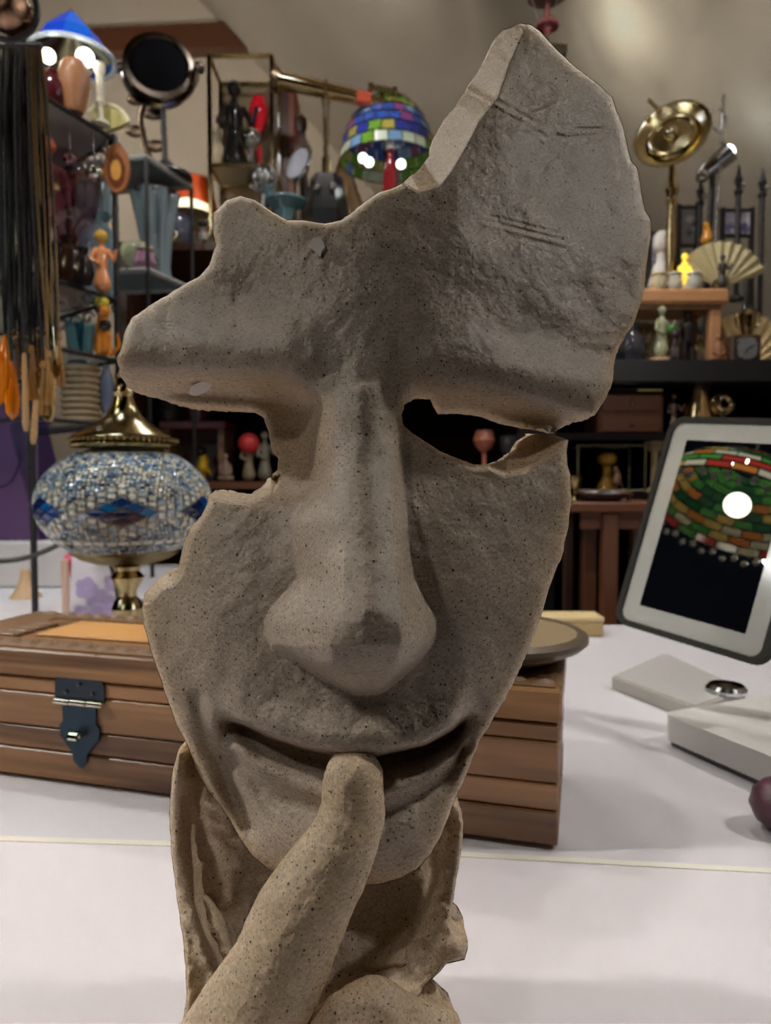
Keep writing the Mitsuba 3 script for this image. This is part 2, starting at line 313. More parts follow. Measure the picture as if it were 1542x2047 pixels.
MOUTH = [(420,1434),(455,1436),(490,1450),(530,1470),(600,1493),(690,1512),(760,1508),(850,1490),(905,1458),(938,1428),(960,1420)]
LIPS = [(470,1500),(520,1545),(580,1577),(640,1596),(700,1602),(770,1596),(840,1570),(900,1525),(945,1470)]
def face_field():
    gu, gv, u, v, r = face_relief()
    r = gaussian_filter(r, 2.4)
    # mouth: the upper lip hangs over a recess, the lower lip and the chin come forward again
    m = np.interp(u, *zip(*MOUTH)); l = np.interp(u, *zip(*LIPS)); w = soft(u, 432, 490) * soft(u, 955, 905)
    r += 5 * gauss(v - (m - 26), 30) * w * (v < m) + 5 * gauss(26, 30) * 0
    x = np.clip((v - m) / np.maximum(l - m, 20), 0, None)
    rec = np.where(v >= m, -24 + 20 * soft(x, 0.12, 0.85) * np.where(x < 1, 1, 1), 0)
    rec = np.where(x > 1, -4 - 6 * gauss(x - 1.32, 0.24) , rec)
    r += np.where(v >= m, rec * w + (1 - w) * -3 * soft(v, m, m + 60), 0)
    r += 13 * gauss(np.hypot((u - 690) / 1.35, (v - 1690) / 0.75), 78)
    # groove from the corner of the mouth down beside the chin, and the jaw's rim
    r -= 7 * gauss(pl_dist(u, v, [(452, 1452), (448, 1500), (462, 1570), (500, 1650)]), 15)
    r -= 8 * gauss(pl_dist(u, v, [(938, 1440), (925, 1490)]), 17)
    r -= 4 * gauss(pl_dist(u, v, [(395, 1400), (420, 1500), (470, 1610)]), 11)
    r = gaussian_filter(r, 1.4)
    n = gaussian_filter(nose_height(u, v), 1.25)
    r = r + n
    return gu, gv, r

def edge_drop(P, u, v):
    """how far the broken edges are rounded or bevelled back, in mm, and how much cream glow is painted on them"""
    d = distance(sh_points(u, v), LineString(P))
    rad = 16.0
    drop = 5.0 * (1 - np.sqrt(np.clip(1 - (1 - np.clip(d / rad, 0, 1)) ** 2, 0, 1)))
    raw = np.exp(-d / 26.0)  # glow of the thin edges, painted in by distance from the outline
    def bevel(front, side, slope, fade=8):
        L = LineString(front); dd = distance(sh_points(u, v), L)
        pg = Polygon(side); ins = contains_xy(pg, u, v)
        return np.where(ins, dd * slope, 0), np.where(ins, soft(dd, 0, fade), 0)
    for front, side, slope in (
        ([(1046, 66), (1018, 130), (996, 195), (960, 240), (934, 290), (905, 340), (880, 372), (840, 385)],
         [(1046, 66), (1018, 130), (996, 195), (960, 240), (934, 290), (905, 340), (880, 372), (840, 385), (790, 360), (850, 200), (960, 40), (1030, 30)], 0.42),
        ([(968, 934), (1010, 954), (1060, 942), (1100, 915), (1139, 880)], [(968, 934), (1010, 954), (1060, 942), (1100, 915), (1145, 878), (1100, 850), (1000, 880), (960, 925)], 0.55),
        ([(420, 998), (455, 1008), (500, 1012), (545, 990)], [(420, 998), (455, 1008), (500, 1012), (545, 990), (560, 950), (480, 970), (410, 970)], 0.45),
        ([(388, 1070), (376, 1110), (366, 1150), (350, 1172), (326, 1180), (302, 1205)], [(388, 1070), (376, 1110), (366, 1150), (350, 1172), (326, 1180), (302, 1205), (270, 1210), (330, 1100), (370, 1060)], 0.5)):
        b, w = bevel(front, side, slope); drop = np.maximum(drop, b); raw = np.maximum(raw, 0.85 * w)
    return drop, raw, d

def relief_mesh(outline, field, thick, step, seed, extra=None, jag=1.6):
    P = Polygon(outline)
    ring = np.array(P.exterior.segmentize(step).coords)[:-1]
    ring += (meshkit.fbm(np.c_[ring * 0.06, np.full(len(ring), seed)], 3)[:, None] - 0.5) * jag * 2 * (1, 1)
    P = Polygon(ring).buffer(0)
    x0, y0, x1, y1 = P.bounds
    gx, gy = np.meshgrid(np.arange(x0, x1, step), np.arange(y0, y1, step * 0.866))
    gx[1::2] += step / 2
    q = np.c_[gx.ravel(), gy.ravel()] + np.random.default_rng(seed).uniform(-0.15, 0.15, (gx.size, 2)) * step
    q = q[contains_xy(P, q[:, 0], q[:, 1])]
    q = q[distance(sh_points(q), P.exterior) > step * 0.55]
    pts = np.vstack([ring, q]); nb = len(ring)
    tri = Delaunay(pts).simplices
    c = pts[tri].mean(1); tri = tri[contains_xy(P, c[:, 0], c[:, 1])]
    a = pts[tri]; area = np.cross(a[:, 1] - a[:, 0], a[:, 2] - a[:, 0]); tri = tri[np.abs(area) > 1e-6]; area = area[np.abs(area) > 1e-6]
    tri = np.where((area > 0)[:, None], tri[:, ::-1], tri)                # seen from the viewer
    u, v = pts[:, 0], pts[:, 1]
    r, raw = field(u, v, ring)
    front = S(u, v, r)
    T_ = thick(u, v) if callable(thick) else np.full(len(u), float(thick))
    depth = (Y0 - r * RK / 1000); k = depth / (depth + T_ * RK / 1000)
    back = S(771 + (u - 771) * k, 958 + (v - 958) * k, r - T_)
    n = len(pts); rows = [np.arange(nb)]; V = [front, back]; glow_tints = [raw, np.full(n, 0.35)]
    base = 2 * n
    for s in (0.25, 0.5, 0.75):                                          # the broken wall, uneven
        j = (meshkit.fbm(np.c_[ring * 0.08, np.full(nb, s * 9 + seed)], 3) - 0.5) * 0.004
        mid = front[:nb] * (1 - s) + back[:nb] * s
        cen = mid.mean(0); V.append(mid + (ring - ring.mean(0))[:, [0]] * 0 + j[:, None] * np.array([1, 0, -1]))
        rows.append(base + np.arange(nb)); base += nb; glow_tints.append(np.full(nb, 1.0))
    rows.append(n + np.arange(nb))
    F = [tri, tri[:, ::-1] + n]
    o = np.sign(Polygon(ring).exterior.is_ccw - 0.5)
    for A, B in zip(rows[:-1], rows[1:]):
        A2, B2 = np.roll(A, -1), np.roll(B, -1)
        w = np.vstack([np.c_[A, A2, B2], np.c_[A, B2, B]])
        F.append(w if o > 0 else w[:, ::-1])
    m = M(np.vstack(V), np.vstack(F))
    return m, np.clip(np.concatenate(glow_tints), 0, 1)

GU, GV, RF = face_field()
def sample(R, u, v): return map_coordinates(R, [(v - GV[0]) / 2.5, (u - GU[0]) / 2.5], order=1, mode='nearest')
def face_at(u, v, ring):
    r = sample(RF, u, v)
    drop, raw, d = edge_drop(list(ring) + [ring[0]], u, v)
    p = np.c_[u, v, 0 * u]
    r += (meshkit.fbm(p * 0.012, 3, 5) - 0.5) * 3.0 + (meshkit.fbm(p * 0.07, 2, 9) - 0.5) * 0.4
    # scratches left by the modelling tool on the forehead
    for x, y, w, h, a in ((1100, 255, 75, 9, 0.1), (1170, 262, 40, 5, -0.05), (1075, 470, 60, 7, 0.25), (1060, 455, 50, 5, 0.25), (1010, 215, 60, 6, 0.5), (1085, 215, 45, 6, -0.4), (330, 650, 22, 5, 0.1)):
        du, dv = (u - x) * math.cos(a) + (v - y) * math.sin(a), -(u - x) * math.sin(a) + (v - y) * math.cos(a)
        r += 0.38 * np.sin(dv / h * 2.2) * gauss(du, w) * gauss(dv, h * 1.6)
    lb = np.interp(u, [240, 400, 560, 640], [712, 706, 716, 745]); rb = np.interp(u, [780, 874, 990, 1095, 1197, 1260], [750, 757, 770, 798, 832, 860])
    raw = np.maximum(raw, 0.75 * soft(v, lb + 30, lb + 60) * soft(u, 690, 600) * soft(v, 1000, 930))  # warm glow under the left brow, painted into the colour
    raw = np.maximum(raw, 0.75 * soft(v, rb + 8, rb + 30) * soft(u, 800, 850) * soft(v, 875, 865))  # same painted glow under the right brow
    r += (np.random.default_rng(21).normal(0, 0.05, len(u)) + (meshkit.noise(p * 0.2, 31) - 0.5) * 0.13)      # grain
    return r - drop, raw * 0.9

statue = thing('face_sculpture', 'speckled grey-brown stone sculpture of a broken face with a raised finger on its lips', 'sculpture')
def stone_part(name, m, raw, label=None):
    k = new_key(f'{statue}__{name}')
    v, fc, nn = meshkit.arrays(m, True)
    scene[k] = mikit.ply((v, fc), 'mat_stone', smooth=True, uv=stone_uv(v, raw))
    if label: labels[k] = {'label': label}
    return k
fm, face_glow = relief_mesh(FACE, face_at, 20.0, 2.5, 3)
stone_part('face', fm, face_glow)

# the cupped shell of neck and palm behind the chin
NECK = [(372,1496),(356,1503),(347,1535),(341,1580),(338,1640),(343,1710),(352,1780),(362,1850),(370,1920),(373,1985),(367,2040),(360,2120),(930,2130),(905,2060),(835,1998),(845,1975),(870,1952),(893,1926),(915,1921),(930,1919),(936,1893),(925,1870),(905,1852),(900,1838),(908,1790),(916,1740),(924,1690),(927,1645),(917,1618),(906,1600),(898,1570),(880,1540),(640,1500),(430,1480),(395,1480)]
def neck_at(u, v, ring):
    p = np.c_[u, v, 0 * u]
    l = np.interp(v, [1496, 1640, 1780, 1920, 2120], [356, 340, 352, 370, 362]); rt = np.interp(v, [1540, 1640, 1740, 1840, 1925, 2000, 2120], [900, 926, 914, 900, 890, 840, 930])
    t = (u - (l + rt) / 2) / ((rt - l) / 2)
    r = -66 + 36 * np.clip(np.abs(t), 0, 1) ** 2.4
    r += 9 * gauss(pl_dist(u, v, [(362, 1510), (365, 1700), (395, 1850), (430, 1960), (470, 2060)]), 15)
    r += 4 * gauss(pl_dist(u, v, [(380, 1560), (402, 1650), (432, 1720), (450, 1800)]), 10) - 4 * gauss(pl_dist(u, v, [(385, 1650), (400, 1760), (430, 1850)]), 16)
    r += 12 * gauss(pl_dist(u, v, [(905, 1620), (890, 1750), (850, 1870), (790, 1980)]), 42)
    r -= 8 * gauss(pl_dist(u, v, [(850, 1740), (810, 1850), (740, 1930)]), 20)
    r += 44 * soft(v, 1780, 2050)
    r += 8 * gauss(np.hypot(u - 918, v - 1895), 17)
    r += (meshkit.fbm(p * 0.02, 3, 8) - 0.5) * 7 + (meshkit.fbm(p * 0.08, 2, 3) - 0.5) * 1.4 + np.random.default_rng(22).normal(0, 0.06, len(u))
    d = distance(sh_points(u, v), LineString(list(ring) + [ring[0]]))
    return r - 5.0 * (1 - np.sqrt(np.clip(1 - (1 - np.clip(d / 14, 0, 1)) ** 2, 0, 1))), 0.62 * np.exp(-d / 40.0) + 0.16  # second value: painted rim glow, paler towards the edge
nm, neck_glow = relief_mesh(NECK, neck_at, 24.0, 4.0, 11)
nm.vertices[:, 2] = np.maximum(nm.vertices[:, 2], COUNTER + 0.0042)
stone_part('neck', nm, neck_glow)

def px_ball(u, v, r, R): return (S(u, v, r), R * (Y0 - r * RK / 1000) / FPX)
def stone_blob(chain, edge, seed, it=14, bump=0.0009):
    t = blob(chain, edge, 28, it)
    n = t.vertex_normals
    t.vertices = t.vertices + n * ((meshkit.fbm(t.vertices * 90, 3, seed) - 0.5) * bump * 2 + (meshkit.fbm(t.vertices * 320, 2, seed + 3) - 0.5) * bump * 0.7 + np.random.default_rng(seed).normal(0, 0.00006, len(t.vertices)))[:, None]
    return t
f = [px_ball(706, 1558, 12, 62), px_ball(707, 1622, 14, 65), px_ball(682, 1690, 17, 74), px_ball(650, 1745, 18, 84), px_ball(606, 1820, 20, 97), px_ball(552, 1945, 24, 103), px_ball(505, 2035, 26, 118), px_ball(470, 2110, 24, 130)]
def px_chain(lst): return [(a, b) for a, b in zip(lst[:-1], lst[1:])]
fing = stone_blob(px_chain(f), 0.0011, 4, 22)
cr = S(666, 1642, 32)                                                   # the small crease under the fingertip
dd = np.linalg.norm((fing.vertices - cr) * [0.55, 1, 2.4], axis=1)
fing.vertices = fing.vertices + fing.vertex_normals * (-0.0016 * np.exp(-(dd / 0.0028) ** 2))[:, None]
fing.vertices[:, 2] = np.maximum(fing.vertices[:, 2], COUNTER + 0.0042)
stone_part('index_finger', fing, np.full(len(fing.vertices), 0.75))  # high tint paints the finger brighter, as if lit
k1 = [px_ball(750, 2020, 30, 64), px_ball(700, 2052, 34, 72), px_ball(668, 2085, 34, 72)]
k2 = [px_ball(752, 2022, 28, 62), px_ball(830, 2056, 22, 50), px_ball(878, 2062, 18, 48), px_ball(890, 2110, 18, 50)]
stone_part('curled_finger', (kf := stone_blob(px_chain(k1) + px_chain(k2), 0.0014, 6, 10, 0.0016)), np.full(len(kf.vertices), 0.75))  # knuckle brightened by the same painted tint
bz = COUNTER
def gb(x, y, z, r): return (np.array([x, y, z]), r)
bm = stone_blob([(gb(-0.062, 0.300, bz + 0.013, 0.02), gb(0.008, 0.302, bz + 0.013, 0.02)), (gb(-0.058, 0.325, bz + 0.008, 0.018), gb(0.01, 0.325, bz + 0.008, 0.018)), (gb(-0.055, 0.283, bz + 0.014, 0.02), gb(0.0, 0.28, bz + 0.014, 0.02))], 0.003, 8, 6)
bm.vertices[:, 2] = np.maximum(bm.vertices[:, 2], bz + 0.0042)
stone_part('palm_base', bm, np.full(len(bm.vertices), 0.2))
# two pale shell chips set in the surface
FRONT_N = fm.vertex_normals
def pixel_of(P):
    d = (P - CAM) @ FWD; return np.stack([771 + FPX * ((P - CAM) @ RIGHT) / d, 1023.5 - FPX * ((P - CAM) @ UP) / d], -1)
FPIX = pixel_of(fm.vertices)
def chip(u, v, pts, h):
    near = np.hypot(*(FPIX - (u, v)).T) < 5; i = int(np.argmin(np.where(near, fm.vertices[:, 1], 99)))
    n = FRONT_N[i]; n = (n if n[1] < 0 else -n) + np.array([0, -0.8, 0]); n /= np.linalg.norm(n)
    x = np.cross(n, [0, 0, 1.0]); x /= np.linalg.norm(x); x = x if x[0] > 0 else -x
    z = np.cross(x, -n); z = z if z[2] > 0 else -z
    m = extrude(Polygon(pts).buffer(-1.5).buffer(1.5, quad_segs=4), h * 2 + 14); m = m.subdivide()
    q = m.vertices.copy(); k = Y0 / FPX
    q2 = fm.vertices[i] + (q[:, [0]] * k * x - q[:, [1]] * k * z) + n * (q[:, [2]] - h - 8) * k
    return M(q2, m.faces)
ell = [(27 * math.cos(a) * 1.0 - 8 * math.sin(a), 17 * math.sin(a) - 6 * math.cos(a)) for a in np.linspace(0, 2 * math.pi, 20)[:-1]]
obj('shell_chip', chip(402, 775, ell, 7), 'mat_gloss', (0.95, 0.90, 0.86), statue, smooth=40, label='smooth pale oval shell chip')
obj('shell_chip', chip(632, 492, [(-19, 2), (-8, -14), (6, -16), (14, -4), (17, 4), (10, 12), (8, 22), (-2, 18), (-6, 8)], 4), 'mat_satin', (0.92, 0.86, 0.81), statue, smooth=40, label='pale angular shell chip')
# ------------------------------------------------------------------ things on the counters
C0 = COUNTER
# thin white display board under the sculpture, in front of the chest
bp = [tuple(at(u, v, Y)[:2]) for u, v, Y in ()]
bt = thing('display_board', 'thin glossy white board lying on the counter under the sculpture', 'board')
b0, b1 = on(-40, 0.565, C0), on(1700, 0.488, C0)
obj('sheet', extrude([(b0[0] - 0.3, 0.135), (b1[0] + 0.05, 0.135), (b1[0] + 0.05, 0.470), (0.0, 0.508), (b0[0] - 0.3, 0.545)], 0.003, (0, 0, C0 + 0.0006)), 'mat_satin', (0.64, 0.61, 0.645), bt, smooth=False)
obj('edge_strip', extrude([(b0[0] - 0.3, 0.545), (0.0, 0.508), (b1[0] + 0.05, 0.470), (b1[0] + 0.05, 0.4765), (0.0, 0.5150), (b0[0] - 0.3, 0.5525)], 0.0035, (0, 0, C0 + 0.0006)), 'mat_satin', (0.70, 0.68, 0.60), bt, smooth=False, label='cream edge strip')

# --- the wooden chest
TH = 0.271
CA, CB = np.array([-math.cos(TH), math.sin(TH), 0]), np.array([math.sin(TH), math.cos(TH), 0])
CO = np.array([0.128, 0.516, C0 + 0.004]); CL, CD, CH = 0.60, 0.155, 0.118
CT = np.eye(4); CT[:3, 0] = -CA; CT[:3, 1] = CB; CT[:3, 3] = CO        # local: x to the right (0 = right end), y back, z up
def chest(m): m = m.copy(); m.apply_transform(CT); return m
def wood(dark, light, sc, dirn):
    d = np.asarray(dirn, float)
    def fn(p, n, uv):
        a = p.x * d[0] + p.y * d[1] + p.z * d[2]
        o = p.x * d[1] - p.y * d[0]
        w = fbm(a * 6 * sc, p.z * 70 * sc, o * 70 * sc, 2)
        ring = noise(a * 9 * sc, p.z * 300 * sc, o * 300 * sc)
        kn = noise(a * 3 * sc + 7, p.z * 22 * sc, o * 22 * sc)
        return mix(dark, light, dr.clip(w * 1.0 + ring * 0.35 + kn * 0.6 - 0.55, 0, 1))
    return fn
def wood_bsdf(dark, light, sc=1.0, dirn=(1, 0, 0), rough=0.42):
    return two({'type': 'roughplastic', 'diffuse_reflectance': mikit.proc(wood(dark, light, sc, dirn)), 'alpha': 0.16, 'int_ior': 1.5})
scene['mat_chest'] = wood_bsdf((0.060, 0.026, 0.011), (0.46, 0.245, 0.112), 1.0, -CA)
ch = thing('wooden_chest', 'long brown wooden chest with carved lid and black hasp, lying behind the sculpture', 'chest')
zz = [0.0, 0.0265, 0.0475, 0.0790]                                       # planks of the front, from the foot up
for k, (z0, z1) in enumerate(zip(zz, zz[1:] + [0.0925])):
    if k == 3: z1 = 0.0925
    obj('plank', chest(box(CL, 0.010, z1 - z0 - 0.0012, (-CL / 2, 0.005 + (k % 2) * 0.0006, z0), 0.0012)), 'mat_chest', None, ch)
    obj('plank', chest(box(0.010, CD - 0.012, z1 - z0 - 0.0012, (-0.005 - (k % 2) * 0.0005, CD / 2, z0), 0.0012)), 'mat_chest_dark', None, ch)
obj('body', chest(box(CL - 0.012, CD - 0.012, 0.091, (-CL / 2, CD / 2, 0.001))), 'mat_chest_dark', None, ch)
lid = chest(box(CL + 0.004, CD + 0.004, CH - 0.0935, (-CL / 2, CD / 2, 0.0935), 0.002))
ld = obj('lid', lid, 'mat_chest', None, ch)
# carved border of the lid: leaves in two rows, corner blocks, the pale raised panel
zt = CH - 0.0002
leaf = extrude([(0.011 * math.sin(t) * (1 if t < math.pi else 1), 0.0055 * math.sin(2 * t) * 0.9) for t in np.linspace(0, math.pi, 9)] , 0.002) if False else None
def leaf_mesh(l, w, h):
    t = np.linspace(-1, 1, 9); v = [(x * l, 0, h * (1 - x * x)) for x in t] + [(x * l, w * (1 - x * x), 0) for x in t] + [(x * l, -w * (1 - x * x), 0) for x in t]
    f_ = []
    for i in range(8): f_ += [[i, i + 1, 9 + i], [i + 1, 10 + i, 9 + i], [i + 1, i, 18 + i], [19 + i, i + 1, 18 + i]]
    return M(v, f_)
obj('carved_border', chest(cat(box(CL - 0.006, 0.032, 0.0014, (-CL / 2, 0.019, zt)), box(CL - 0.006, 0.026, 0.0014, (-CL / 2, CD - 0.016, zt)), box(0.05, CD - 0.066, 0.0014, (-0.028, CD / 2 + 0.003, zt)), box(0.05, CD - 0.066, 0.0014, (-CL + 0.028, CD / 2 + 0.003, zt)))), 'mat_carved', None, ld, smooth=False)
for x in np.arange(0.012, CL - 0.008, 0.0215):
    for y, a in ((0.013, 0.55), (0.024, -0.55), (CD - 0.011, 0.5), (CD - 0.021, -0.5)):
        obj('carved_leaf', chest(move(leaf_mesh(0.0105, 0.0042, 0.0032), (-x, y, zt + 0.0012), rz=a)), 'mat_carved', None, ld)
obj('inlay_panel', chest(box(CL - 0.19, CD - 0.088, 0.0030, (-CL / 2, CD / 2 + 0.003, zt), 0.0012)), 'mat_inlay', None, ld, label='pale orange raised panel')
for sx in (-0.068, -CL + 0.068):
    for j in range(4):
        obj('corner_block', chest(box(0.026, 0.013, 0.0045, (sx, 0.041 + j * 0.0165, zt), 0.0015)), 'mat_carved', None, ld)
# the hasp
LX = -0.416
hs = obj('hasp', chest(stand_up(extrude(Polygon([(-0.0245, 0.002), (0.0245, 0.002), (0.0245, 0.016), (0.019, 0.023), (-0.019, 0.023), (-0.0245, 0.016)]).buffer(0.0015), 0.0016)).apply_translation((LX, -0.0002, 0.0740))), 'mat_oldmetal', (0.035, 0.045, 0.055), ch, label='black iron hasp')
tongue = Polygon([(-0.0165, -0.001), (0.0165, -0.001), (0.0165, -0.018), (0.020, -0.022), (0.019, -0.031), (0.011, -0.040), (0.0065, -0.046), (0.006, -0.052), (0, -0.058), (-0.006, -0.052), (-0.0065, -0.046), (-0.011, -0.040), (-0.019, -0.031), (-0.020, -0.022), (-0.0165, -0.018)]).buffer(0.001)
obj('tongue', chest(stand_up(extrude(tongue, 0.0022)).apply_translation((LX, -0.0006, 0.0735))), 'mat_oldmetal', (0.03, 0.045, 0.06), hs)
for k, (x0, x1) in enumerate(((-0.025, -0.0093), (-0.0085, 0.0085), (0.0093, 0.025))):
    obj('hinge_barrel', chest(rod((LX + x0, -0.0032, 0.0738), (LX + x1, -0.0032, 0.0738), 0.0030, 12)), 'mat_metal', (0.62, 0.58, 0.48), hs, label='brass hinge barrel')
obj('staple', chest(cat(rod((LX - 0.0035, -0.002, 0.0455), (LX - 0.0035, -0.009, 0.0455), 0.0022), rod((LX + 0.0035, -0.002, 0.0455), (LX + 0.0035, -0.009, 0.0455), 0.0022), rod((LX - 0.0045, -0.009, 0.0455), (LX + 0.0045, -0.009, 0.0455), 0.0042))), 'mat_metal', (0.70, 0.66, 0.55), hs, label='brass staple')
for dx, dz in ((-0.014, 0.0085), (0.014, 0.0085), (0, 0.016)):
    obj('nail', chest(ball(0.0022, (LX + dx, -0.0022, 0.074 + dz), 1)), 'mat_oldmetal', (0.12, 0.13, 0.14), hs)
for sx in (-0.02, -CL + 0.02, -CL / 2):
    for sy in (0.02, CD - 0.02):
        obj('foot', chest(box(0.03, 0.018, 0.0045, (sx, sy, -0.0038))), 'mat_chest_dark', None, ch, smooth=False)

# --- round wooden dish on the right end of the chest
dk = CO + CH * np.array([0, 0, 1]) + CB * 0.086 - CA * -0.058
ds = thing('round_dish', 'round olive brown wooden dish lying on the right end of the chest lid', 'dish')
obj('dish', lathe([(0, 0.001), (0.050, 0.001), (0.056, 0.0045), (0.074, 0.013), (0.079, 0.018), (0.0785, 0.0215), (0.073, 0.0235), (0.050, 0.0255), (0, 0.0262)], 56, dk), 'mat_satin', (0.23, 0.17, 0.10), ds)
obj('rim', lathe([(0.070, 0.0240), (0.074, 0.0250), (0.0795, 0.0215), (0.0795, 0.0175), (0.075, 0.0132)], 56, dk + [0, 0, 0.0003]), 'mat_satin', (0.085, 0.062, 0.038), ds, label='dark brown rim')

# --- pale wooden block at the back edge of the counter
p = on(1128, 1.27, C0); pb = thing('wooden_block', 'pale yellow wooden block lying at the back edge of the white counter', 'block')
obj('block', box(0.125, 0.06, 0.026, p + [0, 0, 0.0005], 0.002), 'mat_satin', (0.50, 0.36, 0.17), pb)
obj('top_layer', box(0.127, 0.062, 0.007, p + [0, 0, 0.0268], 0.001), 'mat_satin', (0.66, 0.52, 0.28), pb)

# --- mosaic lamp
LY = 0.95; lp = on(258, LY, C0); kL = LY / FPX
lm = thing('mosaic_lamp', 'brass table lamp with an oblate globe of blue and white glass mosaic behind the chest', 'lamp')
zc = zof(1006, LY); RA, RB = 167 * kL, 118 * kL
BR = (0.42, 0.33, 0.17); BRD = (0.26, 0.19, 0.10)
zb = lp[2]
zs = zof(1215, LY) - zb; zg = zof(1108, LY) - zb
obj('base', lathe([(0.062, 0.0005), (0.064, 0.006), (0.056, 0.014), (0.030, 0.024), (0.016, 0.040), (0.012, zs - 0.02), (0.018, zs - 0.008), (0.021, zs), (0.017, zs + 0.010), (0.011, zs + 0.016), (0.012, zs + 0.024), (0.019, zs + 0.036), (0.022, zs + 0.042), (0.015, zs + 0.05), (0.018, zg - 0.016), (0.034, zg - 0.010), (0.048, zg - 0.002), (0.046, zg + 0.004)], 40, lp), 'mat_metal', BR, lm)
zcap = zof(895, LY) - zb
cap = [(100 * kL, zcap), (103 * kL, zcap + 4 * kL), (98 * kL, zcap + 9 * kL), (97 * kL, zcap + 13 * kL), (101 * kL, zcap + 18 * kL), (96 * kL, zcap + 24 * kL), (62 * kL, zcap + 42 * kL), (36 * kL, zcap + 62 * kL), (24 * kL, zcap + 84 * kL), (19 * kL, zcap + 100 * kL), (23 * kL, zcap + 108 * kL), (17 * kL, zcap + 116 * kL), (14 * kL, zcap + 130 * kL), (18 * kL, zcap + 140 * kL), (12 * kL, zcap + 152 * kL), (0, zcap + 158 * kL)]
cp_ = obj('cap', lathe(cap, 48, lp), 'mat_metal', BR, lm)
for i in range(56):
    a = i * 2 * math.pi / 56
    obj('bead', ball(4.2 * kL, lp + [101 * kL * math.cos(a), 101 * kL * math.sin(a), zcap + 14 * kL], 1), 'mat_metal', BR, cp_)
gl = obj('globe', M((m0 := ball(1, (0, 0, 0), 4)).vertices * [RA * 0.985, RA * 0.985, RB * 0.985] + [lp[0], lp[1], zc], m0.faces), 'mat_satin', (0.36, 0.38, 0.38), lm)
def gpt(az, el, out=1.0): return np.array([lp[0] + RA * out * math.cos(el) * math.sin(az), lp[1] - RA * out * math.cos(el) * math.cos(az), zc + RB * out * math.sin(el)])
def tile(poly, h=0.0016):
    """poly: list of (az, el): a raised glass tile on the globe"""
    t_ = [gpt(a, e, 0.983) for a, e in poly]; o = [gpt(a, e, 1.0 + h / RA) for a, e in poly]; n = len(poly)
    c = np.mean(o, 0); o2 = [c + (q - c) * 0.93 for q in o]
    f_ = [[n + i, n + (i + 1) % n, 2 * n] for i in range(n)]
    for i in range(n): f_ += [[i, (i + 1) % n, n + (i + 1) % n], [i, n + (i + 1) % n, n + i]]
    return M(np.array(t_ + o2 + [c]), f_)
BLUES = [lin(14, 40, 92), lin(10, 70, 128), lin(8, 24, 60), lin(22, 96, 150), lin(30, 30, 66), lin(18, 50, 104)]
PALES = [lin(226, 228, 216), lin(206, 208, 196), lin(236, 238, 232), lin(180, 190, 192), lin(196, 186, 168), lin(168, 188, 206)]
el0 = -0.10
RB2 = np.random.default_rng(5)
for d6 in range(6):
    ac = 0.31 + d6 * math.pi / 3
    for i in range(3):
        for j in range(3):
            # diamond split 3 x 3
            x, y = (i - j) / 3.0, (i + j - 2) / 3.0
            s = 0.30
            poly = [(ac + (x + dx) * 0.40, el0 + (y + dy) * 0.235) for dx, dy in ((-s, 0), (0, -s), (s, 0), (0, s))]
            obj('blue_tile', tile(poly), 'mat_gloss', BLUES[RB2.integers(6)], gl, smooth=False)
    for side in (1, -1):
        for row, off in ((0, 0.315), (1, 0.415)):
            for k in range(-5, 6):
                t_ = k / 5.0
                x = t_ * 0.52; yv = side * (off - abs(t_) * (off if row == 0 else off * 0.8)) * (1.0)
                if row == 1 and abs(k) > 3 and side < 0: continue
                if abs(k) == 5 and row == 0 and side < 0: continue
                poly = [(ac + x + dx, el0 + yv + dy) for dx, dy in ((-0.038, -0.03), (0.036, -0.034), (0.038, 0.03), (-0.034, 0.036))]
                obj('pale_tile', tile(poly), 'mat_gloss', PALES[RB2.integers(6)], gl, smooth=False)
for i in range(40):
    a = i * 2 * math.pi / 40
    obj('pale_tile', tile([(a - 0.062, -0.66), (a + 0.062, -0.66), (a + 0.066, -0.585), (a - 0.066, -0.585)]), 'mat_gloss', PALES[i % 3], gl, smooth=False)
# the fine beads between them: too many to count
bv, bf, bc = [], [], []; nv = 0
occupied = lambda a, e: (t_ := abs(((a - 0.31 + math.pi / 6) % (math.pi / 3)) - math.pi / 6)) / 0.43 + abs(e - el0) / 0.26 < 1.0 or abs(abs(e - el0) - 0.315 * (1 - t_ / 0.52)) < 0.036 or abs(abs(e - el0) - 0.415 * (1 - 0.8 * t_ / 0.52)) < 0.036 or abs(e + 0.622) < 0.045
for e in np.arange(-1.05, 1.0, 0.043):
    nn_ = int(2 * math.pi * math.cos(e) / 0.05)
    for k in range(nn_):
        a = k * 2 * math.pi / nn_ + RB2.uniform(-0.01, 0.01); e2 = e + RB2.uniform(-0.008, 0.008)
        if occupied(a, e2): continue
        w, h_ = 0.017 / math.cos(e), 0.0165
        m_ = tile([(a - w, e2 - h_), (a + w, e2 - h_), (a + w, e2 + h_), (a - w, e2 + h_)], RB2.uniform(0.0004, 0.0014))
        c_ = (lin(226, 226, 214) if (r_ := RB2.random()) < 0.42 else lin(150, 178, 204) if r_ < 0.62 else lin(92, 128, 166) if r_ < 0.76 else lin(150, 152, 144) if r_ < 0.92 else lin(44, 62, 96))
        bv.append(m_.vertices); bf.append(m_.faces + nv); bc.append(np.tile(c_, (len(m_.vertices), 1))); nv += len(m_.vertices)
kb = new_key(f'{gl}__glass_beads'); scene[kb] = mikit.ply((np.vstack(bv), np.vstack(bf)), 'mat_gloss', smooth=False, color=np.vstack(bc)); labels[kb] = {'kind': 'stuff', 'label': 'fine white and blue glass beads'}
zr = zof(1100, LY)
obj('collar', lathe([(0.040, -0.012), (0.058, -0.006), (0.070, 0.002), (0.072, 0.010), (0.06, 0.012)], 44, (lp[0], lp[1], zr - 0.004)), 'mat_oldmetal', (0.20, 0.16, 0.09), lm)

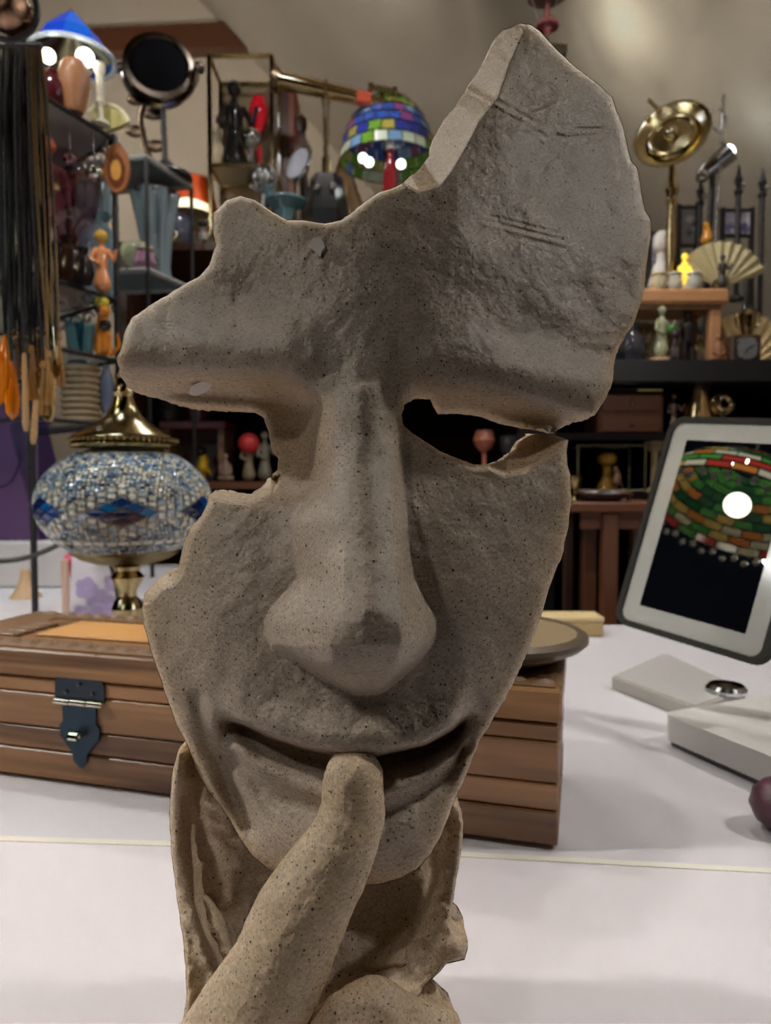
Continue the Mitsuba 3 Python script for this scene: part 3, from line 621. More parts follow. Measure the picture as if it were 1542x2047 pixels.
# --- black cable from the lamp to the left
c0, c1, c2, c3 = at(150, 1078, 1.12), at(100, 1098, 1.10), at(30, 1119, 1.05), at(-60, 1128, 1.0)
cz = lambda q: np.array(q)
cable = curve([on(262, 1.03, C0 + 0.006), on(245, 1.055, C0 + 0.05), at(190, 1086, 1.07), at(150, 1078, 1.08), at(100, 1097, 1.08), at(30, 1119, 1.08), at(-60, 1126, 1.05), at(-180, 1190, 1.0), on(-260, 0.98, C0 + 0.005), on(-330, 0.98, C0 + 0.004)], 60)
solo('lamp_cable', tube(cable, 0.0042, 8), 'mat_satin', (0.035, 0.035, 0.028), 'black cable curving from the mosaic lamp to the left edge', 'cable')

# --- tablet on its white stand
tb = thing('tablet', 'tablet with white bezel and dark screen in a grey case, tilted on a white stand', 'tablet')
ex, ey, ez = np.array([0.564, -0.821, -0.09]), None, np.array([0.300, 0.09, 0.95])
ex /= np.linalg.norm(ex); ez -= ex * (ez @ ex); ez /= np.linalg.norm(ez); nn = np.cross(ex, ez); nn = nn if nn[1] < 0 else -nn
TL = np.array([0.337, 0.838, CAMZ + 0.073])
TM = np.eye(4); TM[:3, 0] = ex; TM[:3, 1] = ez; TM[:3, 2] = nn; TM[:3, 3] = TL + ex * 0.0875 - ez * 0.125      # x right, y up the screen, z out of it
def tab(m): m = m.copy(); m.apply_transform(TM); return m
obj('case', tab(cat(extrude(rounded(0.175, 0.25, 0.018), 0.009, (0, 0, -0.0105)), extrude(rounded(0.175, 0.25, 0.018).difference(rounded(0.162, 0.237, 0.012)), 0.004, (0, 0, -0.0016)))), 'mat_matte', (0.055, 0.056, 0.052), tb)
obj('bezel', tab(extrude(rounded(0.161, 0.236, 0.0115).difference(rounded(0.122, 0.196, 0.001)), 0.0014, (0, 0, -0.0014))), 'mat_gloss', (0.74, 0.76, 0.72), tb, smooth=False)
obj('screen', tab(extrude(rounded(0.1222, 0.1962, 0.001), 0.001, (0, 0, -0.0014))), 'mat_screen', None, tb, smooth=False)
st = thing('tablet_stand', 'white slab stand with rounded edges under the tablet at the right', 'stand')
s0 = on(1322, 0.735, C0); e1 = np.array([0.40, -0.917, 0]); e2 = np.array([0.917, 0.40, 0])
SM = np.eye(4); SM[:3, 0] = e1; SM[:3, 1] = e2; SM[:3, 3] = s0
def stn(m): m = m.copy(); m.apply_transform(SM); return m
sl = Polygon([(0, 0), (0.20, 0), (0.20, 0.16), (0, 0.16)]).buffer(-0.014).buffer(0.014, quad_segs=6)
obj('slab', stn(extrude(sl, 0.026, (0, 0, 0.006))), 'mat_satin', (0.62, 0.61, 0.59), st)
obj('foot_pad', stn(extrude(sl.buffer(-0.004), 0.0058, (0, 0, 0.0004))), 'mat_matte', (0.14, 0.145, 0.15), st, label='dark grey foot pad')
back = TM[:3, 3] - nn * 0.0215
q0 = s0 + e1 * 0.10 + e2 * 0.13 + np.array([0, 0, 0.030])
obj('arm', blob([((q0, 0.016), (q0 + [0.0, 0.0, 0.05], 0.014)), ((q0 + [0.0, 0.0, 0.05], 0.014), (back, 0.010))], 0.006, 12), 'mat_satin', (0.70, 0.69, 0.66), st, smooth=True)

# --- thick frosted plate lying behind the stand
fp_ = [on(1330, 1.06, C0)[:2], on(1222, 0.93, C0)[:2], on(1390, 0.80, C0)[:2], on(1492, 0.87, C0)[:2]]
ap = thing('acrylic_plate', 'frosted grey acrylic plate lying on the counter under the tablet', 'plate')
obj('plate', extrude(Polygon(fp_).buffer(-0.006).buffer(0.006), 0.015, (0, 0, C0 + 0.0006)), 'mat_satin', (0.42, 0.40, 0.36), ap)
obj('film', extrude(Polygon(fp_).buffer(-0.004), 0.001, (0, 0, C0 + 0.0158)), 'mat_gloss', (0.46, 0.45, 0.445), ap, smooth=False)
p = on(1452, 0.86, C0)
solo('puck_light', lathe([(0.0, 0.0), (0.022, 0.0), (0.024, 0.004), (0.020, 0.009), (0.0, 0.011)], 28, (p[0], p[1], C0 + 0.0170)), 'mat_metal', (0.9, 0.92, 0.95), 'small added silver disc for the bright glint on the acrylic plate beneath the tablet', 'disc')  # disc added in place of a bright lamp glint on the plate
p = on(1562, 0.55, C0)
solo('wine_ball', lathe([(0, 0.0004), (0.010, 0.001), (0.019, 0.008), (0.0235, 0.019), (0.021, 0.030), (0.014, 0.037), (0, 0.0395)], 28, p), 'mat_satin', (0.075, 0.025, 0.04), 'dark wine red round pot at the right edge in front of the stand', 'pot')

# --- things at the left, on and behind the counter
RZ = zof(1083, 1.80)
solo('white_riser', box(0.62, 0.15, RZ - C0, (-1.06, 1.80 + 0.075, C0 + 0.0005), 0.006), 'mat_satin', (0.62, 0.59, 0.585), 'low white riser block on the side counter under the purple bag', 'riser')
pp = lambda u, v: at(u, v, 1.83)
bg = thing('purple_bag', 'tall purple gift bag standing on the white riser at the left edge', 'bag')
def prism(front, dvec):
    a = np.array(front); b = a + np.asarray(dvec); n = len(a)
    f_ = [[0, i, i + 1] for i in range(1, n - 1)] + [[n, n + i + 1, n + i] for i in range(1, n - 1)]
    for i in range(n): j = (i + 1) % n; f_ += [[i, n + i, j], [j, n + i, n + j]]
    return M(np.vstack([a, b]), f_)
zfix = lambda q, z: np.array([q[0], q[1], z])
fa = [zfix(pp(-150, 1083), RZ + 0.001), zfix(pp(78, 1078), RZ + 0.001), pp(-3, 775), pp(-120, 770)]
obj('front_panel', prism(fa, (0, 0.004, 0)), 'mat_satin', lin(92, 64, 104), bg, smooth=False)
fs = [fa[1], fa[1] + [0.045, 0.11, 0], pp(38, 760) + [0.012, 0.07, 0], fa[2]]
obj('gusset', prism(fs, (-0.004, 0.003, 0)), 'mat_satin', lin(50, 32, 70), bg, smooth=False, label='darker side gusset')
obj('fold_line', tube(curve([pp(-20, 968) + [0, -0.003, 0], pp(10, 972) + [0, -0.003, 0], pp(35, 940) + [0, -0.003, 0], pp(38, 890) + [0, -0.003, 0]], 16), 0.0016, 6), 'mat_satin', lin(48, 28, 66), bg)
def cone_on(u, Y, Z, r, h, col, name, label, cat_, mat='mat_satin'):
    p_ = on(u, Y, Z); solo(name, lathe([(0, 0.0005), (r, 0.0005), (r * 0.96, h * 0.06), (r * 0.62, h * 0.3), (r * 0.36, h * 0.65), (r * 0.30, h * 0.93), (r * 0.2, h), (0, h)], 24, p_), mat, col, label, cat_)
cone_on(52, 1.66, C0, 0.036, 0.066, (0.55, 0.36, 0.20), 'wooden_cone', 'small tan wooden cone on the side counter before the riser', 'cone')
p = on(134, 1.25, C0)
ink = thing('stick_holder', 'thin pink wooden stick standing in a round foot behind the chest', 'stick')
obj('stick', rod(p + [0, 0, 0.004], p + [-0.002, 0, 0.135], 0.007, 8), 'mat_satin', (0.66, 0.47, 0.38), ink)
obj('foot', lathe([(0, 0.0005), (0.03, 0.0005), (0.028, 0.008), (0.009, 0.012), (0, 0.012)], 20, p), 'mat_satin', (0.60, 0.45, 0.38), ink)
pf = thing('pink_flower', 'pink paper flower with dark red heart below the mosaic globe', 'flower')
p = at(176, 1124, 1.28)
for i in range(6):
    a = i * math.pi / 3
    obj('petal', ball(0.022, p + [0.022 * math.cos(a), -0.003 * math.sin(3 * a), 0.02 * math.sin(a)], 2, (1, 1, 1)).apply_transform(np.eye(4)), 'mat_satin', lin(214, 92, 128), pf)
obj('heart', ball(0.012, p + [0, -0.024, -0.003], 2), 'mat_satin', lin(120, 20, 40), pf, label='dark red heart')
obj('stem', rod(p, on(176, 1.28, C0 + 0.001), 0.004), 'mat_satin', lin(90, 100, 60), pf)
cd = thing('printed_bag', 'white paper bag with a lilac floral print behind the lamp foot', 'bag')
q = on(196, 1.14, C0); w_ = 0.10
obj('paper', prism([q + [-w_ / 2, 0, 0.0006], q + [w_ / 2 + 0.005, 0, 0.0006], q + [w_ / 2 - 0.02, 0.012, 0.155], q + [-w_ / 2 + 0.006, 0.012, 0.16]], (0, 0.03, 0)), 'mat_satin', lin(226, 222, 232), cd, smooth=False)
for x, z, r in ((-0.02, 0.10, 0.017), (0.005, 0.075, 0.022), (0.024, 0.11, 0.014), (-0.028, 0.06, 0.012)):
    for i in range(5):
        a = i * 1.257 + x * 60
        obj('printed_petal', ball(r * 0.55, q + [x + r * 0.6 * math.cos(a), -0.001 + 0.012 * (z + r * 0.6 * math.sin(a)) / 0.155, z + r * 0.6 * math.sin(a)], 1, (1, 1, 1)).apply_transform(np.eye(4)) if False else move(lathe([(0, 0), (r * 0.55, 0.0), (r * 0.5, 0.0012), (0, 0.0015)], 10), q + [x + r * 0.6 * math.cos(a), -0.0008 + 0.012 * (z + r * 0.6 * math.sin(a)) / 0.157, z + r * 0.6 * math.sin(a)], rx=math.pi / 2), 'mat_satin', lin(172, 156, 196), cd)
# ------------------------------------------------------------------ builders for the shop's wares
def turned(name, label, cat_, u, Y, Z, H, prof, mat, col, n=24, group=None, sq=1.0):
    """a turned ware of height H: prof is (radius / H, z / H)"""
    p_ = on(u, Y, Z + 0.0006)
    m_ = lathe([(r * H, z * H) for r, z in prof], n, p_)
    return solo(name, m_, mat, col, label, cat_, group, 35)
def fig_chain(kind):
    if kind == 'lady': return [((0, 0, .14), .14, (0, 0, .40), .085), ((0, 0, .40), .085, (0, 0, .66), .10), ((0, 0, .66), .09, (0, 0, .79), .035), ((0, -.01, .88), .075, (0, 0, .91), .075), ((-.10, 0, .70), .035, (-.17, -.05, .52), .03), ((-.17, -.05, .52), .03, (-.06, -.11, .46), .028), ((.10, 0, .70), .035, (.18, -.04, .54), .03), ((.18, -.04, .54), .03, (.22, -.10, .68), .026)]
    if kind == 'knight': return [((-.07, 0, .05), .05, (-.06, 0, .42), .06), ((.08, -.03, .05), .05, (.06, 0, .42), .06), ((0, 0, .42), .10, (0, 0, .68), .12), ((0, 0, .70), .06, (0, 0, .80), .04), ((0, 0, .88), .075, (0, 0, .93), .06), ((.12, 0, .70), .045, (.22, -.05, .55), .035), ((.22, -.05, .55), .03, (.26, -.08, .80), .022), ((-.12, 0, .70), .045, (-.20, -.02, .48), .035), ((.26, -.08, .3), .012, (.26, -.08, .99), .012)]
    if kind == 'cat': return [((0, 0, .16), .16, (0, 0, .45), .12), ((0, -.02, .45), .11, (0, -.03, .66), .08), ((0, -.06, .76), .12, (0, -.05, .80), .11), ((-.08, -.04, .88), .03, (-.10, -.03, .97), .012), ((.08, -.04, .88), .03, (.10, -.03, .97), .012), ((-.09, -.13, .04), .04, (-.08, -.10, .34), .05), ((.09, -.13, .04), .04, (.08, -.10, .34), .05), ((.16, .05, .06), .035, (.27, 0, .20), .03), ((.27, 0, .2), .03, (.24, -.02, .4), .02)]
    if kind == 'bird': return [((0, 0, .35), .17, (.04, 0, .55), .14), ((.04, 0, .6), .11, (-.02, 0, .80), .09), ((-.02, 0, .82), .085, (-.14, 0, .80), .02), ((.05, 0, .4), .1, (.26, 0, .16), .03), ((-.03, -.04, .0), .02, (-.02, -.03, .3), .03), ((.06, .04, .0), .02, (.05, .03, .3), .03)]
    if kind == 'seated': return [((-.2, -.05, .1), .10, (.2, -.05, .1), .10), ((0, 0, .14), .17, (0, 0, .44), .14), ((0, 0, .5), .13, (0, 0, .64), .1), ((0, 0, .74), .05, (0, 0, .78), .05), ((0, -.01, .86), .095, (0, 0, .9), .085), ((-.15, 0, .56), .05, (-.2, -.08, .3), .045), ((-.2, -.08, .3), .04, (-.03, -.16, .22), .04), ((.15, 0, .56), .05, (.2, -.08, .3), .045), ((.2, -.08, .3), .04, (.03, -.16, .22), .04)]
FIGS = {}
def figure(name, label, cat_, kind, u, Y, Z, H, mat, col, rz=0.0, base=None, group=None, parts=()):
    if kind not in FIGS:
        FIGS[kind] = blob([((np.array(a, float), r), (np.array(b, float), s)) for a, r, b, s in fig_chain(kind)], 0.05, 10, 4)
    p_ = on(u, Y, Z); k_ = thing(name, label, cat_, group)
    hb = 0.0
    if base is not None:
        hb = 0.07 * H; obj('plinth', lathe([(0, 0), (0.2 * H, 0), (0.2 * H, 0.03 * H), (0.16 * H, hb), (0, hb)], 20, p_ + [0, 0, .0006]), mat, base, k_)
    b_ = FIGS[kind]; z0 = b_.vertices[:, 2].min(); sc = (H - hb) / (b_.vertices[:, 2].max() - z0)
    obj('body', move(b_, p_ + [0, 0, hb - z0 * sc + .0006], sc, rz), mat, col, k_, smooth=True)
    for nm_, (dx, dy, dz), r, c_ in parts:
        obj(nm_, ball(r * H, p_ + [dx * H, dy * H, hb + dz * (H - hb)], 2), mat, c_, k_)
    return k_
def px(n, Y): return n * Y / FPX
GOLD, BRASS, SILV, COPP, DARKB = (0.62, 0.45, 0.17), (0.46, 0.36, 0.18), (0.72, 0.72, 0.72), (0.50, 0.27, 0.16), (0.14, 0.10, 0.07)
BLK = (0.012, 0.012, 0.014)

# ------------------------------------------------------------------ far wall: the timber beam, and lamps hung from the ceiling
bz0, bz1 = zof(97, 5.4), zof(47, 5.4); xe = lambda z: (CC - (z - CAMZ)) / SL - 0.012
bx0 = on(150, 5.4, bz0)[0]
bm_ = extrude([(bx0, bz0 - 0.03), (xe(bz0), bz0), (xe(bz1), bz1), (bx0, bz1 - 0.05)], 0.12)
struct('trim_1', stand_up(bm_).apply_translation((0, FARY - 0.0006, 0)), 'mat_redwood', label='dark red-brown timber beam across the gable wall')
po = thing('hanging_ornament', 'slender dark red ornament hanging from the sloping ceiling above the sculpture', 'ornament')
hp = at(1095, 20, 1.9); hk = 1.9 / FPX; zc_ = CAMZ + CC - SL * hp[0]
obj('rod', rod(hp + [0, 0, -0.03], [hp[0], hp[1], zc_], 4 * hk), 'mat_satin', lin(110, 60, 56), po)
obj('upper_dish', lathe([(0, 0), (22 * hk, 5 * hk), (38 * hk, 14 * hk), (36 * hk, 17 * hk), (0, 10 * hk)], 28, at(1093, 8, 1.9)), 'mat_satin', lin(84, 60, 54), po)
obj('lower_ring', move(torus(19 * hk, 4 * hk, 28, 8), at(1095, 52, 1.9)), 'mat_satin', lin(120, 58, 60), po)
obj('drop', lathe([(0, -20 * hk), (8 * hk, -6 * hk), (17 * hk, 2 * hk), (5 * hk, 8 * hk), (4 * hk, 40 * hk), (0, 40 * hk)], 20, at(1095, 52, 1.9)), 'mat_satin', lin(128, 66, 66), po)
for i in range(4):
    a = i * math.pi / 2 + .4
    obj('chain', rod(at(1095, 52, 1.9) + [18 * hk * math.cos(a), 18 * hk * math.sin(a), 0], at(1093, -60, 1.9) + [60 * hk * math.cos(a), 60 * hk * math.sin(a), 0], 0.7 * hk, 5), 'mat_satin', lin(150, 140, 132), po)
ul = thing('ceiling_uplight', 'dark wedge-shaped uplight beside the head of the sculpture, lighting the sloping ceiling', 'lamp')
uy = 2.1; up_ = at(1108, 97, uy); uk = uy / FPX
obj('shade', prism([up_ + [-28 * uk, 0, 12 * uk], up_ + [-4 * uk, 0, -12 * uk], up_ + [24 * uk, 0, -9 * uk], up_ + [26 * uk, 0, 8 * uk]], (0, 0.07, 0)), 'mat_satin', lin(82, 74, 62), ul, smooth=False)
zc2 = CAMZ + CC - SL * up_[0]
obj('bracket', rod(up_ + [-10 * uk, 0.035, 0.0], [up_[0] - 10 * uk, up_[1] + 0.035, zc2 + 0.02], 0.008), 'mat_satin', lin(82, 74, 62), ul)
e_ = M([up_ + [26 * uk, 0.004, -8 * uk], up_ + [26 * uk, 0.066, -8 * uk], up_ + [27 * uk, 0.066, 8 * uk], up_ + [27 * uk, 0.004, 8 * uk]], [[0, 1, 2], [0, 2, 3]])
obj('lit_opening', e_, 'mat_satin', (0.8, 0.8, 0.8), ul, smooth=False, emitter={'type': 'area', 'radiance': {'type': 'rgb', 'value': [240.0, 236.0, 205.0]}})

# ------------------------------------------------------------------ black wire rack with glass shelves, left
RK_ = [(-0.686, 1.38), (-0.598, 1.60), (-1.05, 1.985), (-1.14, 1.755)]
S1, S2, S3, S4 = zof(168, 1.38), zof(600, 1.6), zof(722, 1.6), zof(852, 1.6)
rk = thing('wire_rack', 'black iron rack with glass shelves full of small wares at the left', 'rack')
for x, y in RK_:
    obj('post', rod((x, y, C0 + 0.0006), (x, y, S1 + 0.01), px(5.5, 1.6), 10), 'mat_satin', BLK, rk)
for zsh, mt in ((S1, 'opaque'), (S2, 'pane'), (S3, 'pane'), (S4, 'pane')):
    fr = cat(*[rod((*RK_[i], zsh), (*RK_[(i + 1) % 4], zsh), px(4.5, 1.6), 8) for i in range(4)])
    s_ = obj('shelf_frame', fr, 'mat_satin', BLK, rk)
    if mt == 'opaque': obj('shelf_plate', extrude(Polygon(RK_).buffer(-0.006), 0.006, (0, 0, zsh)), 'mat_satin', lin(138, 140, 136), s_, smooth=False, label='dark grey glass plate')
    else: obj('shelf_glass', M([(x, y, zsh + 0.004) for x, y in Polygon(RK_).buffer(-0.006, join_style=2).exterior.coords[:4]], [[0, 1, 2], [0, 2, 3]]), 'mat_blue_pane', None, s_, smooth=False)
SH = 0.0055
for zsh in (S2, S1):                                                     # scrolled iron under the shelves
    for i in range(9):
        a0 = np.array([*RK_[1], zsh - 0.02]) * (1 - i / 9.0) + np.array([*RK_[2], zsh - 0.02]) * (i / 9.0)
        t_ = np.linspace(0, 4.4 * math.pi / 2, 22)
        sc_ = curve([a0 + np.array([0.016 * (1 - q / 9) * math.cos(q), 0, 0.016 * (1 - q / 9) * math.sin(q)]) for q in t_], 30)
        obj('scroll', tube(sc_, 0.0022, 5), 'mat_satin', BLK, rk)
# on its top plate
zt1 = S1 + 0.0065
bl = thing('blue_glass_lamp', 'small lamp with pointed blue glass shade and two bulbs on top of the rack', 'lamp')
by = 1.62; bk = by / FPX; bp_ = at(145, 132, by); bp_ = np.array([bp_[0], bp_[1], zt1])
zz_ = lambda v: zof(v, by)
obj('foot', lathe([(0, .0006), (30 * bk, .0006), (28 * bk, 8 * bk), (8 * bk, 14 * bk), (6 * bk, zz_(128) - zt1), (0, zz_(128) - zt1)], 24, bp_), 'mat_metal', BRASS, bl)
obj('reflector', lathe([(72 * bk, zz_(116) - zt1), (48 * bk, zz_(84) - zt1), (14 * bk, zz_(50) - zt1), (0, zz_(48) - zt1)], 32, bp_), 'mat_metal', (0.66, 0.64, 0.52), bl)
shd = []
NS = 8
for i in range(NS):
    a0, a1 = i * 2 * math.pi / NS + .2, (i + 1) * 2 * math.pi / NS + .2
    P0 = [bp_ + [r * bk * math.cos(a), r * bk * math.sin(a), zz_(v) - zt1] for r, v, a in ((76, 116, a0), (76, 116, a1), (52, 74, a1), (52, 74, a0), (7, 26, a0), (7, 26, a1))]
    obj('shade_pane', M(P0, [[0, 1, 2], [0, 2, 3], [3, 2, 5], [3, 5, 4]]), 'mat_gloss', lin(16, 62, 190) if i % 2 else lin(20, 90, 205), bl, smooth=False)
obj('shade_rim', lathe([(74 * bk, zz_(110) - zt1), (80 * bk, zz_(112) - zt1), (83 * bk, zz_(119) - zt1), (78 * bk, zz_(122) - zt1), (73 * bk, zz_(116) - zt1)], 40, bp_), 'mat_gloss', lin(196, 212, 232), bl, label='white beaded rim')
obj('finial', lathe([(0, zz_(30) - zt1), (6 * bk, zz_(24) - zt1), (4 * bk, zz_(16) - zt1), (0, zz_(10) - zt1)], 12, bp_), 'mat_satin', DARKB, bl)
for u_, v_, r_ in ((96, 112, 13), (170, 115, 16)):
    bb = at(u_, v_, by - 76 * bk)
    obj('bulb', ball(r_ * bk, bb, 3), 'mat_satin', (0.9, 0.9, 0.9), bl, emitter={'type': 'area', 'radiance': {'type': 'rgb', 'value': [12.0, 11.5, 9.0]}})
    obj('bulb_arm', rod(bb + [0, 0.3 * r_ * bk, -0.6 * r_ * bk], bp_ + [0, -20 * bk, zz_(132) - zt1], 3 * bk), 'mat_metal', BRASS, bl)
turned('dark_red_pot', 'small dark red pot with lid on the rack top before the copper vase', 'pot', 105, 1.50, zt1, px(86, 1.5), [(0, 0), (.28, 0), (.42, .25), (.44, .5), (.3, .75), (.32, .8), (.12, .9), (.06, 1), (0, 1)], 'mat_gloss', lin(66, 24, 30))
turned('copper_vase', 'tall tan copper vase on the rack top under the blue lamp', 'vase', 150, 1.50, zt1, px(98, 1.5), [(0, 0), (.16, 0), (.2, .08), (.27, .4), (.31, .7), (.25, .92), (.19, 1), (.16, 1), (.2, .9), (0, .5)], 'mat_satin', lin(150, 104, 72))
turned('white_candlestick', 'slim shiny cream candlestick on the rack top right of the copper vase', 'candlestick', 201, 1.55, zt1, px(116, 1.55), [(0, 0), (.15, 0), (.14, .05), (.05, .1), (.045, .3), (.08, .36), (.05, .42), (.06, .8), (.1, .9), (.09, 1), (0, 1)], 'mat_gloss', lin(226, 224, 206))
sh_ = thing('shell_dish', 'pale yellow green shell-shaped dish tilted at the rack end', 'dish')
q_ = on(226, 1.592, zt1)
fan_pts = [(0, 0)] + [(px(46, 1.6) * math.cos(a), px(50, 1.6) * math.sin(a)) for a in np.linspace(0.35, 2.3, 14)]
obj('shell', stand_up(extrude(Polygon(fan_pts), 0.012)).apply_translation(q_ + [-0.012, 0.005, 0.004]), 'mat_gloss', lin(196, 190, 128), sh_)
obj('lip', tube(np.array([[q_[0] - 0.012 + x, q_[1] - 0.006, q_[2] + 0.004 + y] for x, y in fan_pts[1:]]), 0.005, 6), 'mat_gloss', lin(236, 232, 196), sh_)
# hung under the top plate
turned_h = lambda v, Y: zof(v, Y)
ag = thing('agate_slice', 'brown and amber agate disc hanging from the rack corner', 'agate')
q_ = at(236, 340, 1.585)
obj('disc', move(stand_up(extrude(Point(0, 0).buffer(1.0), 0.010)), (0, 0, 0)).apply_transform(np.diag([px(24, 1.6), 1, px(46, 1.6), 1])).apply_translation(q_), 'mat_gloss', lin(150, 96, 62), ag)
for r_, c_ in ((0.7, lin(96, 52, 30)), (0.42, lin(190, 140, 70))):
    obj('band', stand_up(extrude(Point(0, -0.1).buffer(r_), 0.010)).apply_transform(np.diag([px(24, 1.6), 1, px(46, 1.6), 1])).apply_translation(q_ + [0, -0.0012 / r_, 0]), 'mat_gloss', c_, ag)
obj('loop', rod(q_ + [0, -0.005, px(44, 1.6)], [q_[0], q_[1] - 0.005, S1 - 0.004], 0.002), 'mat_satin', BLK, ag)
ob_ = thing('orange_bauble', 'salmon orange glass bauble hanging from the rack top', 'bauble')
q_ = at(92, 291, 1.52)
obj('ball', ball(px(18, 1.52), q_, 3), 'mat_gloss', lin(214, 112, 78), ob_)
obj('hook', rod(q_, [q_[0], q_[1], S1 - 0.003], 0.0015), 'mat_metal', SILV, ob_)
for i, (u_, v_, y_, r_) in enumerate(((188, 345, 1.56, 19), (140, 318, 1.53, 13), (214, 300, 1.59, 11))):  # mirror balls added to give white glints on the rack
    k_ = thing('silver_bauble', ['largest added mirror ball for glints, hanging before the blue glass jar', 'small added mirror ball hanging above the pink goblet', 'small added mirror ball hanging beside the agate disc'][i], 'bauble', 'added mirror balls under the rack top')
    q_ = at(u_, v_, y_)
    obj('ball', ball(px(r_, y_), q_, 3), 'mat_metal', (0.78, 0.82, 0.84), k_)
    obj('hook', rod(q_, [q_[0], q_[1], S1 - 0.003], 0.0013), 'mat_metal', SILV, k_)
# second shelf
z2 = S2 + SH
gob = lambda H: [(0, 0), (.17, 0), (.16, .015), (.03, .05), (.025, .38), (.05, .42), (.19, .55), (.235, .75), (.21, 1.0)]
solo('pink_goblet', lathe([(r * px(262, 1.52), z * px(262, 1.52)) for r, z in gob(1)], 28, on(140, 1.56, z2 + .0006)), 'mat_pink_pane', None, 'tall pink glass goblet on the second shelf of the rack', 'goblet')
gg = thing('etched_glass', 'large pink etched glass bowl on a stem behind the pink goblet', 'glass')
q_ = on(108, 1.635, z2)
obj('bowl', lathe([(px(r, 1.6), px(z, 1.6)) for r, z in ((22, 0.5), (20, 4), (4, 10), (4, 60), (20, 84), (34, 130), (38, 180), (34, 240), (26, 262))], 28, q_), 'mat_gloss', lin(150, 112, 116), gg)
obj('stem_light', rod(q_ + [px(16, 1.6), -px(36, 1.6), px(110, 1.6)], q_ + [px(16, 1.6), -px(36, 1.6), px(190, 1.6)], px(6, 1.6)), 'mat_gloss', lin(196, 190, 186), gg, label='pale glass rod')
turned('blue_glass_jar', 'cool blue glass jar with a shiny lid on the rack', 'jar', 190, 1.63, z2, px(250, 1.6), [(0, 0), (.13, 0), (.14, .05), (.14, .55), (.1, .62), (.14, .68), (.13, .9), (.06, .97), (0, 1)], 'mat_gloss', lin(106, 134, 146))
figure('orange_figurine', 'peach orange glazed lady figurine on the second rack shelf', 'figurine', 'lady', 205, 1.565, z2, px(118, 1.565), 'mat_gloss', lin(214, 140, 92), 0.4, None, None, (('hat', (0, -.02, .93), .11, lin(196, 160, 72)),))
for i, (u_, h_, c_) in enumerate(((116, 78, (24, 24, 30)), (140, 92, (40, 24, 20)), (164, 70, (26, 20, 22)))):
    turned('small_black_pot', ['small black pot left in the row before the pink goblet', 'dark brown pot, tallest in the row before the pink goblet', 'small dark pot beside the orange figurine'][i], 'pot', u_, 1.49, z2, px(h_, 1.49), [(0, 0), (.26, 0), (.34, .3), (.28, .66), (.14, .8), (.2, .98), (.14, 1), (0, .7)], 'mat_gloss', lin(*c_), group='little dark pots on the rack')
pc_ = thing('patterned_card', 'dusty pink patterned card leaning at the back of the second rack shelf', 'card')
q_ = on(132, 1.72, z2); w_ = px(96, 1.7)
obj('card', prism([q_ + [-w_ / 2, 0.03, 0.001], q_ + [w_ / 2, -0.016, 0.001], q_ + [w_ / 2, -0.001, px(285, 1.65)], q_ + [-w_ / 2, 0.045, px(285, 1.65)]], (0, 0.006, 0)), 'mat_matte', lin(150, 122, 118), pc_, smooth=False)
for x, z, r in ((-.03, .08, .02), (.02, .14, .026), (.045, .05, .016), (-.04, .20, .022), (.03, .25, .018)):
    obj('dark_motif', move(lathe([(0, 0), (r, 0), (r * .8, .0016), (0, .002)], 14), q_ + [x, 0.0035 - 0.35 * x + .05 * z, z], rx=math.pi / 2), 'mat_matte', lin(92, 40, 48), pc_)
# third and fourth shelf
z3 = S3 + SH
ct = figure('cat_figurine', 'orange and black cat figurine with a yellow hat on the third rack shelf', 'figurine', 'cat', 206, 1.575, z3, px(112, 1.575), 'mat_gloss', lin(204, 124, 34), 0.5, None, None, (('hat', (.02, -.06, .93), .12, lin(206, 186, 60)), ('black_patch', (.10, -.14, .52), .10, lin(22, 20, 20)), ('black_patch', (-.02, -.17, .78), .05, lin(24, 22, 22))))
for i, (u_, h_) in enumerate(((150, 74), (172, 66))):
    solo('clear_tumbler', lathe([(px(r, 1.52), px(z, 1.52)) for r, z in ((0, 0.4), (13, 0.4), (16, 30), (19, h_), (17, h_), (14, 30), (11, 4), (0, 4))], 20, on(u_, 1.57, z3 + .0006)), 'mat_blue_pane', None, ['clear glass tumbler left of the pair on the third rack shelf', 'clear glass tumbler beside the cat figurine'][i], 'tumbler')
z4 = S4 + SH
rb_ = thing('ribbed_box', 'beige ribbed lantern box on the lowest rack shelf left of the mosaic lamp', 'lantern')
q_ = on(163, 1.585, z4); hb_ = px(118, 1.52)
obj('core', lathe([(0, .0006), (px(36, 1.5), .0006), (px(36, 1.5), hb_), (0, hb_)], 24, q_), 'mat_satin', lin(132, 112, 84), rb_)
for i in range(9):
    obj('rib', move(torus(px(37, 1.5), px(4.2, 1.5), 28, 6), q_ + [0, 0, hb_ * (i + .5) / 9]), 'mat_satin', lin(150, 128, 98), rb_)
obj('lid', lathe([(0, 0), (px(30, 1.5), 0), (px(22, 1.5), px(10, 1.5)), (0, px(13, 1.5))], 20, q_ + [0, 0, hb_]), 'mat_metal', SILV, rb_)
bb_ = thing('blue_bottle', 'slim blue grey glass bottle with white foot beside the ribbed lantern', 'bottle')
q_ = on(214, 1.60, z4)
obj('glass', lathe([(px(r, 1.5), px(z, 1.5)) for r, z in ((0, 22), (8, 22), (15, 40), (17, 80), (13, 100), (7, 112), (7, 124), (0, 124))], 20, q_), 'mat_gloss', lin(104, 112, 136), bb_)
obj('foot', lathe([(px(r, 1.5), px(z, 1.5)) for r, z in ((0, 0.5), (19, 0.5), (17, 8), (8, 18), (7, 24), (0, 24))], 20, q_), 'mat_gloss', lin(214, 216, 214), bb_, label='white foot')

